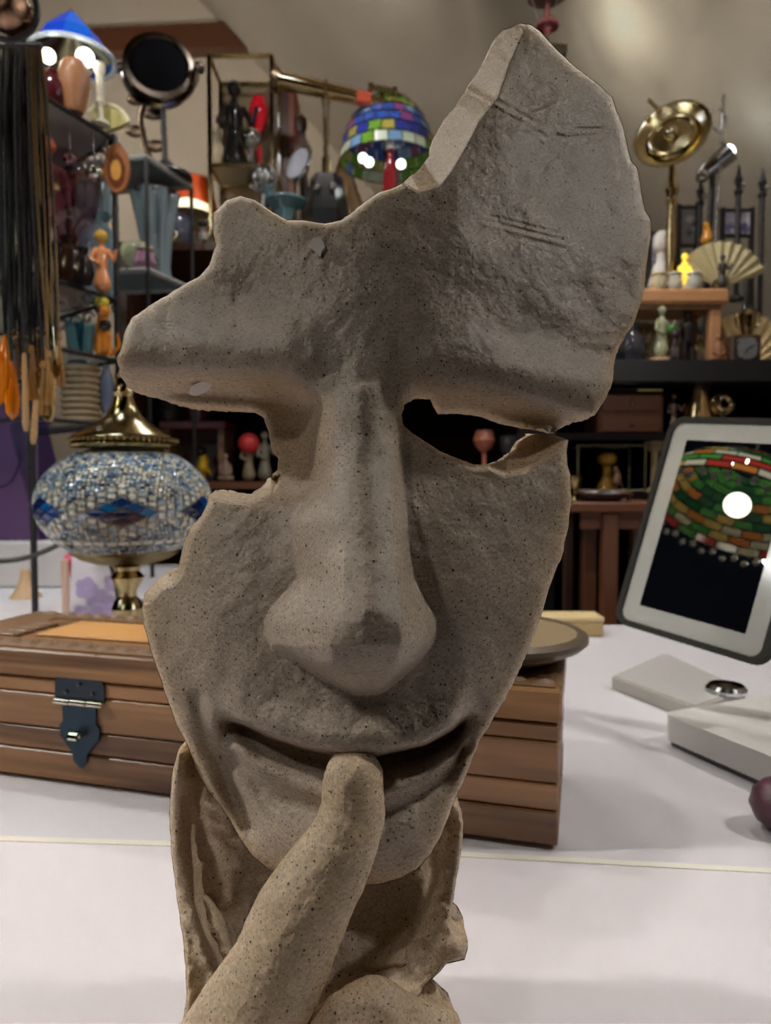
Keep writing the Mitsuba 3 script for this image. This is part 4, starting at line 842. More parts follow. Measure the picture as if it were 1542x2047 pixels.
# ------------------------------------------------------------------ necklace stand at the left edge
NY = 1.02; nk = NY / FPX
ns = thing('necklace_stand', 'black bar stand hung with cords and charms at the left edge', 'stand')
zbar = zof(92, NY); x0_, x1_ = on(-120, NY, zbar)[0], on(84, NY, zbar)[0]
obj('bar', rod((x0_, NY, zbar), (x1_, NY, zbar), 6 * nk), 'mat_satin', BLK, ns)
obj('pole', rod((on(-60, NY, C0)[0], NY, C0 + 0.001), (on(-60, NY, C0)[0], NY, zbar), 9 * nk), 'mat_satin', BLK, ns)
obj('foot', lathe([(0, .0006), (0.07, .0006), (0.068, .008), (0.01, .016), (0, .016)], 28, (on(-60, NY, C0)[0], NY, C0)), 'mat_satin', BLK, ns)
hc_ = thing('copper_ball', 'copper filigree ball in a black hoop at the top left corner', 'ornament')
q_ = at(18, 22, NY - 0.05)
obj('ball', ball(40 * nk, q_, 3), 'mat_oldmetal', (0.36, 0.22, 0.15), hc_)
for i in range(10):
    a = RNG.uniform(0, 6.28); b = RNG.uniform(-1, 1)
    obj('filigree', move(torus(11 * nk, 2.2 * nk, 16, 6), q_ + 38 * nk * np.array([math.sin(a) * math.cos(b), -abs(math.cos(a)) * math.cos(b), math.sin(b)]), rx=math.pi / 2 + b, rz=a * .3), 'mat_oldmetal', (0.5, 0.33, 0.24), hc_)
hoop = np.array([[q_[0] + 52 * nk * math.cos(a), q_[1], q_[2] + 52 * nk * math.sin(a)] for a in np.linspace(0, 2 * math.pi, 40)])
obj('hoop', tube(hoop, 6 * nk, 8), 'mat_satin', BLK, hc_)
obj('hook', rod(q_ + [0, 0, -50 * nk], [q_[0], NY - 0.012, zbar], 4 * nk), 'mat_satin', BLK, hc_)
PEND = [('a brass spoon charm', (0.46, 0.33, 0.14), 'spoon'), ('an orange drop', lin(232, 132, 24), 'drop'), ('a bronze key', (0.30, 0.20, 0.11), 'key'), ('a pale bone stick', lin(206, 170, 126), 'stick'), ('a tan tassel', lin(170, 128, 72), 'tassel')]
GRP = {'spoon': 'cord necklaces with brass spoon charms', 'drop': 'cord necklaces with orange drops', 'key': 'cord necklaces with bronze keys', 'stick': 'cord necklaces with bone sticks', 'tassel': 'cord necklaces with tassels'}
spec = [(-8, 690, 1, 0), (10, 668, 1, 0), (30, 660, 2, 0), (22, 720, 1, 1), (40, 690, 0, 0), (52, 670, 2, 1), (48, 705, 3, 0), (62, 690, 4, 0), (70, 672, 0, 0), (80, 655, 2, 2), (76, 740, 3, 0), (90, 668, 3, 2), (96, 700, 4, 2), (104, 650, 0, 2), (112, 690, 3, 0), (118, 665, 4, 2), (16, 640, 0, 0), (58, 640, 2, 1), (86, 720, 4, 0), (100, 735, 0, 0)]
for i, (u_, vb, pk, ck) in enumerate(spec):
    nm_, pcol, kd = PEND[pk]
    yy = NY - 0.035 + 0.014 * (i % 6)
    k_ = thing('cord_necklace', f"{['black', 'grey green', 'tan beaded'][ck]} cord necklace with {nm_} on the bar at the left edge", 'necklace', f"{['black', 'grey green', 'tan beaded'][ck]} {GRP[kd]}")
    ut = min(max(u_, -30), 120) * 0.66 + 2
    tp = np.array([on(ut, NY, zbar)[0], NY, zbar + 7 * nk]); bt_ = at(u_, vb, yy)
    ccol = [BLK, lin(58, 66, 62), lin(120, 98, 68)][ck]
    for s_ in (-1, 1):
        tq = np.linspace(0, 1, 14)[:, None]; pts = tp * (1 - tq) + bt_ * tq + np.sin(np.pi * tq) * np.array([s_ * (5 + 2 * (i % 3)) * nk, 0, 0]) + np.minimum(tq * 8, 1) * (1 - tq) * np.array([0, s_ * 8 * nk, 0]); pts = np.vstack([tp + [0, 0, 0.5 * nk], pts])
        obj('cord', tube(pts, (2.6 if ck != 1 else 4.2) * nk, 5), 'mat_satin' if ck < 2 else 'mat_oldmetal', ccol, k_)
    L = (150 if kd == 'stick' else 120 if kd == 'drop' else 105) * nk
    if kd == 'drop': pm = lathe([(0, 0), (4 * nk, -4 * nk), (10 * nk, -.3 * L), (15 * nk, -.62 * L), (12 * nk, -.88 * L), (0, -L)], 14)
    elif kd == 'spoon': pm = cat(lathe([(0, 0), (3.5 * nk, -2 * nk), (2.6 * nk, -.6 * L), (0, -.62 * L)], 8), move(ball(1, (0, 0, 0), 2, (9 * nk, 3 * nk, 20 * nk)), (0, 0, -.8 * L)))
    elif kd == 'key': pm = cat(move(torus(9 * nk, 2.6 * nk, 18, 6), (0, 0, -9 * nk), rx=math.pi / 2), rod((0, 0, -17 * nk), (0, 0, -.85 * L), 2.8 * nk), box(10 * nk, 2.5 * nk, 7 * nk, (5 * nk, 0, -.83 * L)), box(7 * nk, 2.5 * nk, 4 * nk, (4 * nk, 0, -.68 * L)))
    elif kd == 'stick': pm = lathe([(0, 0), (4 * nk, -3 * nk), (5.5 * nk, -.5 * L), (7 * nk, -.9 * L), (4 * nk, -L), (0, -L)], 10)
    else: pm = cat(lathe([(0, 0), (5 * nk, -3 * nk), (6 * nk, -12 * nk), (4.5 * nk, -15 * nk), (0, -15 * nk)], 10), *[rod((0, 0, -13 * nk), (9 * nk * math.cos(a) * (.4 + .6 * (j % 2)), 9 * nk * math.sin(a) * (.4 + .6 * (j % 2)), -L), 1.6 * nk, 5) for j, a in enumerate(np.linspace(0, 6.28, 13)[:-1])])
    obj('pendant', move(pm, bt_, rz=i * .7, ry=0.10 * math.sin(i * 2.1)), 'mat_gloss' if kd in ('drop', 'stick') else 'mat_metal' if kd in ('spoon',) else 'mat_oldmetal' if kd == 'key' else 'mat_satin', pcol, k_, label=nm_)

# ------------------------------------------------------------------ second glass unit behind the rack
U2 = [(-0.66, 2.0), (-0.59, 2.2), (-1.2, 2.285), (-1.27, 2.09)]
ZU, ZV = CAMZ + 0.887, zof(560, 2.1)
u2 = thing('glass_unit', 'glass shelf unit with pale metal edges behind the black rack', 'shelf')
for x, y in U2: obj('post', rod((x, y, C0 + 0.0006), (x, y, ZU), 0.006), 'mat_satin', BLK, u2)
for z_ in (ZU, ZV):
    s_ = obj('shelf_frame', cat(*[rod((*U2[i], z_), (*U2[(i + 1) % 4], z_), 0.0085, 8) for i in range(4)]), 'mat_satin', lin(150, 152, 150), u2)
    obj('shelf_glass', extrude(Polygon(U2).buffer(-0.005), 0.006, (0, 0, z_)), 'mat_satin', lin(96, 110, 114), s_, smooth=False)
sl_ = thing('searchlight', 'old chrome rimmed searchlight with a black glass face on a stand', 'searchlight')
sy = 2.14; sk = sy / FPX; q_ = at(318, 132, sy); Rm = trimesh.geometry.align_vectors([0, 0, 1], np.array([0.25, -0.95, 0.12]) / np.linalg.norm([0.25, -0.95, 0.12]))
def sp(m): m = m.copy(); m.apply_transform(Rm); m.apply_translation(q_); return m
obj('drum', sp(lathe([(0, -70 * sk), (40 * sk, -66 * sk), (56 * sk, -50 * sk), (58 * sk, 0)], 40)), 'mat_oldmetal', (0.10, 0.085, 0.075), sl_)
obj('lens', sp(lathe([(58 * sk, 1 * sk), (40 * sk, 7 * sk), (0, 12 * sk)], 40)), 'mat_black', None, sl_, label='black glass face')
obj('rim', sp(lathe([(55 * sk, -6 * sk), (66 * sk, -4 * sk), (67 * sk, 4 * sk), (57 * sk, 7 * sk), (54 * sk, 2 * sk)], 48)), 'mat_oldmetal', (0.15, 0.12, 0.10), sl_)
obj('yoke', tube(np.array([q_ + [72 * sk * math.cos(a), 0.01, 72 * sk * math.sin(a)] for a in np.linspace(math.pi, 2 * math.pi, 24)]), 6 * sk, 8), 'mat_metal', (0.5, 0.47, 0.42), sl_)
for s_ in (-1, 1): obj('knob', ball(11 * sk, q_ + [s_ * 76 * sk, 0.01, 0], 2), 'mat_oldmetal', (0.14, 0.10, 0.09), sl_)
obj('pole', rod(q_ + [4 * sk, 0.01, -70 * sk], [q_[0] + 8 * sk, sy + 0.01, ZU + 0.012], 5 * sk), 'mat_satin', BLK, sl_)
obj('base', lathe([(0, .0006), (52 * sk, .0006), (50 * sk, 6 * sk), (22 * sk, 18 * sk), (7 * sk, 34 * sk), (0, 34 * sk)], 28, (q_[0] + 8 * sk, sy + 0.01, ZU + 0.0062)), 'mat_satin', BLK, sl_)
tw_ = thing('twig_ornament', 'dark bronze twig ornament left of the searchlight pole', 'ornament')
q_ = on(292, 2.2, ZU + 0.0065)
obj('stem', tube(curve([q_, q_ + [0.01, 0, .09], q_ + [-0.012, 0, .17], q_ + [0.02, 0, .26]], 20), 0.008, 7), 'mat_oldmetal', DARKB, tw_)
for j, (a, z) in enumerate(((.5, .10), (2.5, .14), (.7, .19), (2.3, .23), (1.2, .26))):
    obj('leaf', ball(1, q_ + [0.035 * math.cos(a), 0, z + 0.03 * math.sin(a)], 2, (0.030, 0.008, 0.018)), 'mat_oldmetal', DARKB, tw_)
zv = ZV + 0.0065
gv = thing('draped_glass_vase', 'tall draped blue grey glass vase on the glass unit', 'vase')
q_ = on(314, 2.15, zv)
a_ = np.linspace(0, 2 * math.pi, 49)[:-1]
prof_ = [(30, 0), (26, 30), (30, 90), (38, 140), (42, 168), (40, 172)]
vv_ = np.array([[px(r, 2.15) * (1 + .18 * (z / 190) * math.cos(7 * a)) * math.cos(a), px(r, 2.15) * (1 + .18 * (z / 190) * math.cos(7 * a)) * math.sin(a), px(z, 2.15)] for r, z in prof_ for a in a_])
i_, j_ = np.meshgrid(np.arange(5), np.arange(48), indexing='ij'); Q_ = np.stack([i_ * 48 + j_, i_ * 48 + (j_ + 1) % 48, (i_ + 1) * 48 + (j_ + 1) % 48, (i_ + 1) * 48 + j_], -1).reshape(-1, 4)
obj('glass', M(vv_ + q_ + [0, 0, .0006], np.vstack([Q_[:, [0, 1, 2]], Q_[:, [0, 2, 3]]])), 'mat_gloss', lin(104, 118, 126), gv)
obj('rim_lights', lathe([(px(41, 2.15), px(168, 2.15)), (px(44, 2.15), px(172, 2.15)), (px(41, 2.15), px(176, 2.15)), (px(38, 2.15), px(172, 2.15))], 40, q_), 'mat_metal', SILV, gv, label='silvery rim')
turned('green_glass_bowl', 'pale green glass bowl beside the draped vase', 'bowl', 276, 2.08, zv, px(58, 2.08), [(0, 0), (.3, 0), (.32, .06), (.2, .14), (.5, .5), (.56, .8), (.5, 1), (.46, 1), (.4, .6), (0, .3)], 'mat_gloss', lin(168, 172, 140))
turned('lilac_glass_pot', 'small lilac glass pot in front of the draped vase', 'pot', 290, 2.05, zv, px(44, 2.05), [(0, 0), (.35, 0), (.5, .4), (.36, .85), (.42, 1), (0, .8)], 'mat_gloss', lin(150, 112, 134))
turned('silver_dish', 'shiny silver dish on the lower glass shelf behind the brow', 'dish', 274, 2.04, zv + .0005, px(26, 2.04), [(0, 0), (.5, 0), (.7, .3), (1.1, .9), (1.05, 1), (.6, .5), (0, .3)], 'mat_metal', SILV) if False else None

# ------------------------------------------------------------------ tall bookcase in the middle, behind the sculpture
ZT = zof(520, 2.5); BX0, BX1, BY0, BY1 = -0.86, 0.50, 2.32, 2.90
bc_ = thing('dark_bookcase', 'dark wooden bookcase behind the sculpture, seen through its eye holes', 'bookcase')
ZM = zof(963, 2.5); ZM2 = zof(868, 2.5)
obj('side_panel', slab(BX0, BX0 + .025, BY0, BY1, 0, ZT - .025), 'mat_darkwood', None, bc_, smooth=False)
obj('side_panel', slab(BX1 - .025, BX1, BY0, BY1, 0, ZT - .025), 'mat_darkwood', None, bc_, smooth=False)
obj('divider', slab(-0.10, -0.075, BY0, BY1 - .02, 0.1, ZT - .025), 'mat_darkwood', None, bc_, smooth=False)
obj('back_panel', slab(BX0, BX1, BY1 - .02, BY1, 0, ZT - .025), 'mat_matte', (0.016, 0.009, 0.008), bc_, smooth=False)
obj('top_board', slab(BX0 - .01, BX1 + .01, BY0 - .01, BY1, ZT - .025, ZT), 'mat_darkwood', None, bc_, smooth=False)
for z_ in (0.10, 0.50, ZM, zof(820, 2.5) + .11): obj('shelf_board', slab(BX0 + .025, BX1 - .025, BY0, BY1 - .02, z_ - .022, z_), 'mat_redwood' if z_ == ZM else 'mat_darkwood', None, bc_, smooth=False)
# seen through the left eye
q_ = on(388, 2.52, ZM)
dr_ = thing('open_wooden_box', 'brown wooden frame box with a dark red top seen through the left eye hole', 'box')
bw, bh = px(120, 2.52), px(104, 2.52)
for dx in (-bw / 2, bw / 2 - .02): obj('side', box(.02, .16, bh, (q_[0] + dx + .01, 2.60, ZM + .0006)), 'mat_chest', None, dr_, smooth=False)
obj('back', box(bw, .01, bh, (q_[0], 2.685, ZM + .0006)), 'mat_darkwood', None, dr_, smooth=False)
obj('top', box(bw + .02, .19, .028, (q_[0], 2.60, ZM + bh + .0008), .003), 'mat_satin', lin(84, 30, 34), dr_)
yt = figure('yellow_toy', 'small yellow and black toy bird inside the wooden frame box', 'toy', 'bird', 405, 2.56, ZM, px(66, 2.56), 'mat_gloss', lin(222, 180, 30), 0.2, None, None, (('black_head', (-.03, -.04, .92), .17, lin(20, 16, 14)),))
for i, (u_, c1, c2) in enumerate(((452, (150, 124, 108), (160, 134, 116)), (498, (196, 70, 66), (150, 136, 112)), (530, (150, 142, 124), (128, 122, 106)))):
    k_ = figure('small_figurine', ['dusty tan figurine left of the red capped one on the dark shelf', 'figurine with a bright red cap and pale robe on the dark shelf', 'pale grey figurine nearest the nose on the dark shelf'][i], 'figurine', 'lady' if i else 'seated', u_, 2.52, ZM, px([56, 92, 100][i], 2.52), 'mat_satin', lin(*c2), 0.3 * i, None, 'figurines on the dark shelf')
    if i == 1: obj('red_cap', ball(px(21, 2.5), on(u_, 2.50, ZM + px(76, 2.5)), 2), 'mat_satin', lin(210, 62, 62), k_)
turned('dark_red_tin', 'dark red round tin on top of the wooden frame box', 'tin', 390, 2.63, ZM + bh + .029, px(34, 2.6), [(0, 0), (.9, 0), (.9, .8), (.95, .82), (.95, 1), (0, 1)], 'mat_satin', lin(70, 22, 28))
turned('black_iron_pot', 'black iron pot beside the dark red tin', 'pot', 340, 2.53, ZM + bh + .029, px(46, 2.56), [(0, 0), (.4, 0), (.6, .4), (.5, .8), (.55, .85), (.2, .95), (0, 1)], 'mat_satin', lin(26, 24, 26))
# seen through the right eye
turned('pink_candle_pot', 'small salmon pink pot on the dark shelf seen through the right eye hole', 'pot', 968, 2.5, ZM, px(102, 2.5), [(0, 0), (.12, 0), (.05, .1), (.04, .55), (.16, .66), (.22, .8), (.17, .98), (.12, 1), (0, .9)], 'mat_gloss', lin(190, 122, 98))
turned('grey_goblet', 'dim grey goblet beside the salmon pink pot', 'goblet', 1018, 2.5, ZM, px(90, 2.5), [(0, 0), (.2, 0), (.04, .1), (.04, .5), (.2, .7), (.22, 1), (.18, 1), (0, .6)], 'mat_gloss', lin(60, 62, 66))
# on its top: from left to right
zT = ZT + 0.0003
cl_ = thing('cream_table_lamp', 'small table lamp with a flat glowing cream shade at the left of the bookcase top', 'lamp')
q_ = on(380, 2.56, zT); ck_ = 2.56 / FPX
obj('base', lathe([(0, .0006), (30 * ck_, .0006), (28 * ck_, 6 * ck_), (8 * ck_, 14 * ck_), (6 * ck_, 60 * ck_), (12 * ck_, 70 * ck_), (5 * ck_, 80 * ck_), (5 * ck_, 100 * ck_), (0, 100 * ck_)], 24, q_), 'mat_metal', GOLD, cl_)
obj('shade', lathe([(46 * ck_, 96 * ck_), (44 * ck_, 112 * ck_), (14 * ck_, 126 * ck_), (0, 127 * ck_)], 32, q_), 'mat_satin', (0.8, 0.7, 0.5), cl_, emitter={'type': 'area', 'radiance': {'type': 'rgb', 'value': [2.0, 1.65, 1.0]}})
os_ = thing('orange_lamp', 'lamp with a bright orange cone shade beneath the searchlight', 'lamp')
q_ = on(392, 2.74, zT); ok_ = 2.74 / FPX
obj('base', lathe([(0, .0006), (26 * ok_, .0006), (24 * ok_, 8 * ok_), (6 * ok_, 20 * ok_), (6 * ok_, 120 * ok_), (0, 120 * ok_)], 20, q_), 'mat_satin', DARKB, os_)
obj('shade', lathe([(46 * ok_, 108 * ok_), (40 * ok_, 150 * ok_), (30 * ok_, 192 * ok_), (28 * ok_, 192 * ok_), (44 * ok_, 108 * ok_)], 32, q_), 'mat_satin', lin(238, 92, 26), os_)
turned('blue_grey_bowl', 'dark blue grey round bowl under the cream lamp', 'bowl', 352, 2.43, zT, px(66, 2.5), [(0, 0), (.3, 0), (.5, .3), (.55, .6), (.46, .9), (.5, 1), (0, .8)], 'mat_gloss', lin(70, 74, 92))
figure('gold_figurine', 'small gold figurine before the blue grey bowl', 'figurine', 'seated', 344, 2.355, zT, px(52, 2.355), 'mat_metal', GOLD, 0.2)
figure('panda_figurine', 'black and white animal figurine next to the forehead notch', 'figurine', 'cat', 408, 2.475, zT, px(74, 2.475), 'mat_gloss', lin(150, 144, 136), -0.2, None, None, (('black_patch', (0, -.10, .84), .12, lin(16, 14, 14)), ('black_patch', (.06, -.12, .35), .10, lin(18, 16, 16))))
# glass showcase
gc_ = thing('glass_showcase', 'brass edged glass showcase with small wares inside, left of the telescope', 'showcase')
cx0, cx1 = on(421, 2.48, zT)[0], on(545, 2.48, zT)[0]; cy0, cy1 = 2.49, 2.66; ctop = zof(112, 2.49)
for x in (cx0, cx1):
    for y in (cy0, cy1): obj('edge', slab(x - .006, x + .006, y - .006, y + .006, zT + .0006, ctop), 'mat_metal', BRASS, gc_, smooth=False)
for z_ in (zT + .003, zof(330, 2.49), ctop):
    obj('frame', cat(*[rod((a, b, z_), (c, d, z_), .007, 6) for a, b, c, d in ((cx0, cy0, cx1, cy0), (cx0, cy1, cx1, cy1), (cx0, cy0, cx0, cy1), (cx1, cy0, cx1, cy1))]), 'mat_metal', BRASS, gc_)
zc1 = zof(330, 2.49)
obj('shelf', slab(cx0, cx1, cy0, cy1, zc1 - .003, zc1 + .003), 'mat_satin', lin(120, 116, 104), gc_, smooth=False)
obj('pane', M([(cx0, cy0, zT + .01), (cx1, cy0, zT + .01), (cx1, cy0, ctop), (cx0, cy0, ctop)], [[0, 1, 2], [0, 2, 3]]), 'mat_pane', None, gc_, smooth=False)
obj('pane', M([(cx1, cy0, zT + .01), (cx1, cy1, zT + .01), (cx1, cy1, ctop), (cx1, cy0, ctop)], [[0, 1, 2], [0, 2, 3]]), 'mat_pane', None, gc_, smooth=False)
obj('back', slab(cx0, cx1, cy1 + .006, cy1 + .012, zT + .0006, ctop), 'mat_matte', lin(150, 134, 110), gc_, smooth=False)
zi = zc1 + .0034
figure('black_figurine', 'black standing figurine on the showcase shelf', 'figurine', 'lady', 470, 2.58, zi, px(180, 2.58), 'mat_gloss', lin(22, 22, 24), 0.3)
turned('red_glass_bud', 'bright red glass bud vase in the showcase', 'vase', 519, 2.61, zi, px(160, 2.6), [(0, 0), (.12, 0), (.03, .06), (.025, .55), (.1, .66), (.13, .8), (.08, .96), (0, 1)], 'mat_gloss', lin(204, 24, 44))
turned('white_figure_vase', 'pale cream vase at the left of the showcase shelf', 'vase', 440, 2.61, zi, px(90, 2.61), [(0, 0), (.16, 0), (.26, .4), (.12, .75), (.16, 1), (.1, 1), (0, .7)], 'mat_gloss', lin(190, 176, 150))
cb_ = thing('crystal_ball', 'added mirror globe for a lamp glint, on a foot in the showcase', 'globe')  # mirror globe added where a lamp reflection shows
q_ = on(503, 2.53, zi)
obj('foot', lathe([(0, .0006), (.03, .0006), (.012, .02), (.012, px(40, 2.56)), (0, px(40, 2.56))], 18, q_), 'mat_metal', SILV, cb_)
obj('globe', ball(px(20, 2.56), q_ + [0, 0, px(58, 2.56)], 3), 'mat_metal', (0.75, 0.78, 0.76), cb_)
for i, (u_, h_, c_) in enumerate(((446, 96, (62, 42, 32)), (478, 70, (92, 88, 84)), (508, 110, (80, 84, 80)), (530, 84, (54, 44, 40)))):
    turned('stacked_ware', ['dark brown jar low in the showcase', 'grey lidded jar low in the showcase', 'tall grey green jar low in the showcase', 'dark brown flask in the showcase corner'][i], 'jar', u_, 2.60, zT + .0004, px(h_, 2.6), [(0, 0), (.2, 0), (.3, .2), (.3, .6), (.16, .76), (.2, .9), (.1, 1), (0, 1)], 'mat_gloss', lin(*c_), group='jars low in the showcase')
fb_ = thing('filigree_ball', 'silver filigree ball on a foot just above the left forehead', 'ornament')
q_ = on(528, 2.40, zT); fk = 2.40 / FPX
obj('foot', lathe([(0, .0006), (30 * fk, .0006), (10 * fk, 12 * fk), (8 * fk, 108 * fk), (0, 108 * fk)], 18, q_), 'mat_oldmetal', (.3, .3, .3), fb_)
obj('core', ball(24 * fk, q_ + [0, 0, 138 * fk], 3), 'mat_oldmetal', (.34, .35, .35), fb_)
for i in range(9):
    a = i * math.pi / 9
    obj('wire', move(torus(27 * fk, 2.4 * fk, 28, 6), q_ + [0, 0, 138 * fk], rx=math.pi / 2, rz=a), 'mat_metal', SILV, fb_)
turned('teal_dish', 'teal blue glazed dish behind the forehead notch', 'dish', 572, 2.40, zT, px(96, 2.40), [(0, 0), (.2, 0), (.14, .5), (.2, .8), (.44, .96), (.44, 1), (.2, .9), (0, .86)], 'mat_gloss', lin(78, 108, 116))
# telescope
te = thing('brass_telescope', 'brass telescope with red band on a brass column and black base', 'telescope')
ty = 2.42; ty_b = 2.44
tA, tB, tC = at(546, 158, ty + .02), at(712, 194, ty_b + .05), at(768, 205, ty_b + .07); d_ = (tB - tA) / np.linalg.norm(tB - tA)
tk = ty / FPX
def along(a, b, prof, n=28):
    a = np.asarray(a); b = np.asarray(b); m_ = lathe([(r, z * np.linalg.norm(b - a)) for r, z in prof], n); m_.apply_transform(trimesh.geometry.align_vectors([0, 0, 1], (b - a) / np.linalg.norm(b - a))); m_.apply_translation(a); return m_
obj('barrel', along(tA, tB, [(0, .0), (15 * tk, .0), (20 * tk, .01), (20 * tk, .08), (16 * tk, .09), (14.5 * tk, .7), (13 * tk, 1.0), (0, 1)]), 'mat_metal', (0.52, 0.38, 0.18), te)
obj('red_band', along(tB, tB + d_ * 30 * tk, [(0, 0), (13.5 * tk, 0), (13.5 * tk, 1), (0, 1)]), 'mat_satin', lin(196, 84, 60), te, label='orange red band')
obj('eyepiece', along(tB + d_ * 30 * tk, tB + d_ * 95 * tk, [(0, 0), (9 * tk, 0), (9 * tk, .6), (11 * tk, .62), (11 * tk, 1), (0, 1)]), 'mat_metal', (0.52, 0.38, 0.18), te)
obj('front_ring', along(tA - d_ * 3 * tk, tA + d_ * 10 * tk, [(12 * tk, 0), (23 * tk, 0), (23 * tk, 1), (12 * tk, 1)]), 'mat_oldmetal', (.12, .09, .06), te)
f0, f1 = at(737, 173, ty_b + .06), at(792, 184, ty_b + .08)
obj('finder_scope', along(f0, f1, [(0, 0), (9 * tk, 0), (9 * tk, .1), (5.5 * tk, .14), (5.5 * tk, .86), (10 * tk, .9), (10 * tk, 1), (0, 1)], 18), 'mat_metal', (0.34, 0.25, 0.13), te)
obj('finder_post', rod((f0 + f1) / 2, tB + d_ * 52 * tk, 3 * tk), 'mat_metal', BRASS, te)
pt = (tA + tB) / 2 + d_ * 22 * tk; pv = lambda v: zof(v, pt[1])
obj('column', lathe([(0, pv(352)), (9 * tk, pv(350)), (9 * tk, pv(318)), (5.5 * tk, pv(314)), (5.5 * tk, pv(210)), (8 * tk, pv(206)), (8 * tk, pv(196)), (0, pv(192))], 20, (pt[0], pt[1], 0)), 'mat_metal', (0.56, 0.44, 0.24), te)
obj('cradle', move(torus(17 * tk, 3 * tk, 24, 8), pt, ry=math.pi / 2), 'mat_metal', BRASS, te)
obj('base', lathe([(0, zT + .0006), (54 * tk, zT + .0006), (52 * tk, zT + .03), (46 * tk, pv(430)), (32 * tk, pv(356)), (10 * tk, pv(350)), (0, pv(350))], 6, (pt[0], pt[1], 0)), 'mat_gloss', BLK, te, smooth=False, label='black tapered base')
for s_ in (-1, 1): obj('base_rivet', ball(8 * tk, (pt[0] + s_ * 15 * tk, pt[1] - 38 * tk, pv(388)), 2), 'mat_metal', SILV, te)
bk_ = thing('leather_case', 'red brown leather case standing behind the telescope', 'case')
q_ = on(570, 2.74, zT)
obj('case', box(px(58, 2.74), .12, zof(196, 2.74) - zT, (q_[0], 2.74, zT + .0006), .012), 'mat_satin', lin(104, 50, 34), bk_)
obj('strap', box(px(14, 2.74), .128, zof(196, 2.74) - zT + .004, (q_[0] + .01, 2.74, zT + .0006), .003), 'mat_satin', lin(60, 28, 20), bk_)
turned('dark_figurine', 'slim dark brown turned figurine in front of the leather case', 'figurine', 604, 2.60, zT, zof(226, 2.60) - zT, [(0, 0), (.07, 0), (.07, .04), (.04, .08), (.055, .35), (.04, .6), (.07, .76), (.03, .84), (.025, .87), (.04, .91), (.038, .96), (0, 1)], 'mat_satin', lin(52, 34, 30))
mg = thing('magnifier_mirror', 'oval grey mirror on a thin stand left of the telescope column', 'mirror')
q_ = at(596, 328, 2.5); mk = 2.5 / FPX; Rg = trimesh.geometry.align_vectors([0, 0, 1], np.array([-.62, -.75, .25]) / np.linalg.norm([-.62, -.75, .25]))
gl_ = lathe([(0, 0), (31 * mk, 0), (31 * mk, 3 * mk), (0, 3.4 * mk)], 32); gl_.apply_transform(Rg); gl_.apply_translation(q_); obj('glass', gl_, 'mat_gloss', lin(150, 152, 166), mg)
rg_ = torus(32 * mk, 3.4 * mk, 32, 8); rg_.apply_transform(Rg); rg_.apply_translation(q_); obj('rim', rg_, 'mat_metal', SILV, mg)
obj('stand', rod([q_[0], q_[1], zT + .006], q_ + [0, 0, -28 * mk], 4 * mk), 'mat_satin', DARKB, mg)
obj('foot', lathe([(0, .0006), (26 * mk, .0006), (22 * mk, 6 * mk), (0, 10 * mk)], 20, (q_[0], q_[1], zT)), 'mat_satin', DARKB, mg)
tp_ = thing('paper_pyramid', 'large tan paper pyramid behind the telescope base', 'ornament')
q_ = on(692, 2.79, zT); ph = zof(300, 2.79) - zT
obj('face', M([(q_[0] + x * px(78, 2.79), q_[1] + y * .07, zT + .001) for x, y in ((-1, -1), (1, -1), (1, 1), (-1, 1))] + [(q_[0] - .01, q_[1], zT + ph)], [[0, 1, 4], [1, 2, 4], [2, 3, 4], [3, 0, 4], [0, 2, 1], [0, 3, 2]]), 'mat_satin', lin(176, 142, 102), tp_, smooth=False)
obj('edge', cat(*[rod((q_[0] + x * px(78, 2.79), q_[1] + y * .07, zT + .007), (q_[0] - .01, q_[1], zT + ph), .006, 6) for x, y in ((-1, -1), (1, -1), (1, 1), (-1, 1))]), 'mat_satin', lin(110, 80, 54), tp_)
# stained glass lamp with dragonflies
def stained(name, label, c, R, H, rows, pal, emit, cat_='lamp', n=20, seed=1):
    k_ = thing(name, label, cat_); rg = np.random.default_rng(seed)
    prof = [(R * math.sin(t), H * (math.cos(t) - math.cos(1.5)) / (1 - math.cos(1.5))) for t in np.linspace(0.22, 1.5, rows + 1)]
    lead = cat(*[move(torus(r, R * .012, 36, 5), np.array(c) + [0, 0, z]) for r, z in prof])
    sh = obj('lead', lead, 'mat_oldmetal', (.05, .045, .04), k_)
    groups_ = {}
    for i in range(rows):
        for j in range(n):
            off = 0.5 * (i % 2); a0, a1 = (j + off + .04) * 2 * math.pi / n, (j + off + .96) * 2 * math.pi / n
            (r0, z0), (r1, z1) = prof[i], prof[i + 1]
            P_ = [np.array(c) + [r * math.cos(a), r * math.sin(a), z] for r, z, a in ((r0, z0, a0), (r0, z0, a1), (r1, z1, a1), (r1, z1, a0))]
            ci = pal(i, j, rows, n, rg)
            groups_.setdefault(ci, []).append(M(P_, [[0, 2, 1], [0, 3, 2]]))
    return k_, prof, groups_
PAL1 = {'g': lin(112, 160, 60), 'b': lin(52, 84, 172), 'c': lin(118, 158, 202), 'm': lin(132, 68, 128), 'y': lin(172, 164, 80), 'w': lin(196, 212, 192), 'd': lin(44, 54, 138)}
def pal1(i, j, rows, n, rg):
    t_ = i / rows
    if t_ < .4: return 'g' if rg.random() < .7 else 'y'
    if j % 5 == 2 and .4 <= t_ < .75: return 'm'
    if t_ < .7: return 'b' if rg.random() < .7 else 'c'
    if t_ < .8: return rg.choice(['y', 'g', 'd'])
    return rg.choice(['w', 'c', 'g', 'w'])
tly = 2.62; tk2 = tly / FPX; q_ = on(776, tly, zT)
zb_ = zof(326, tly)
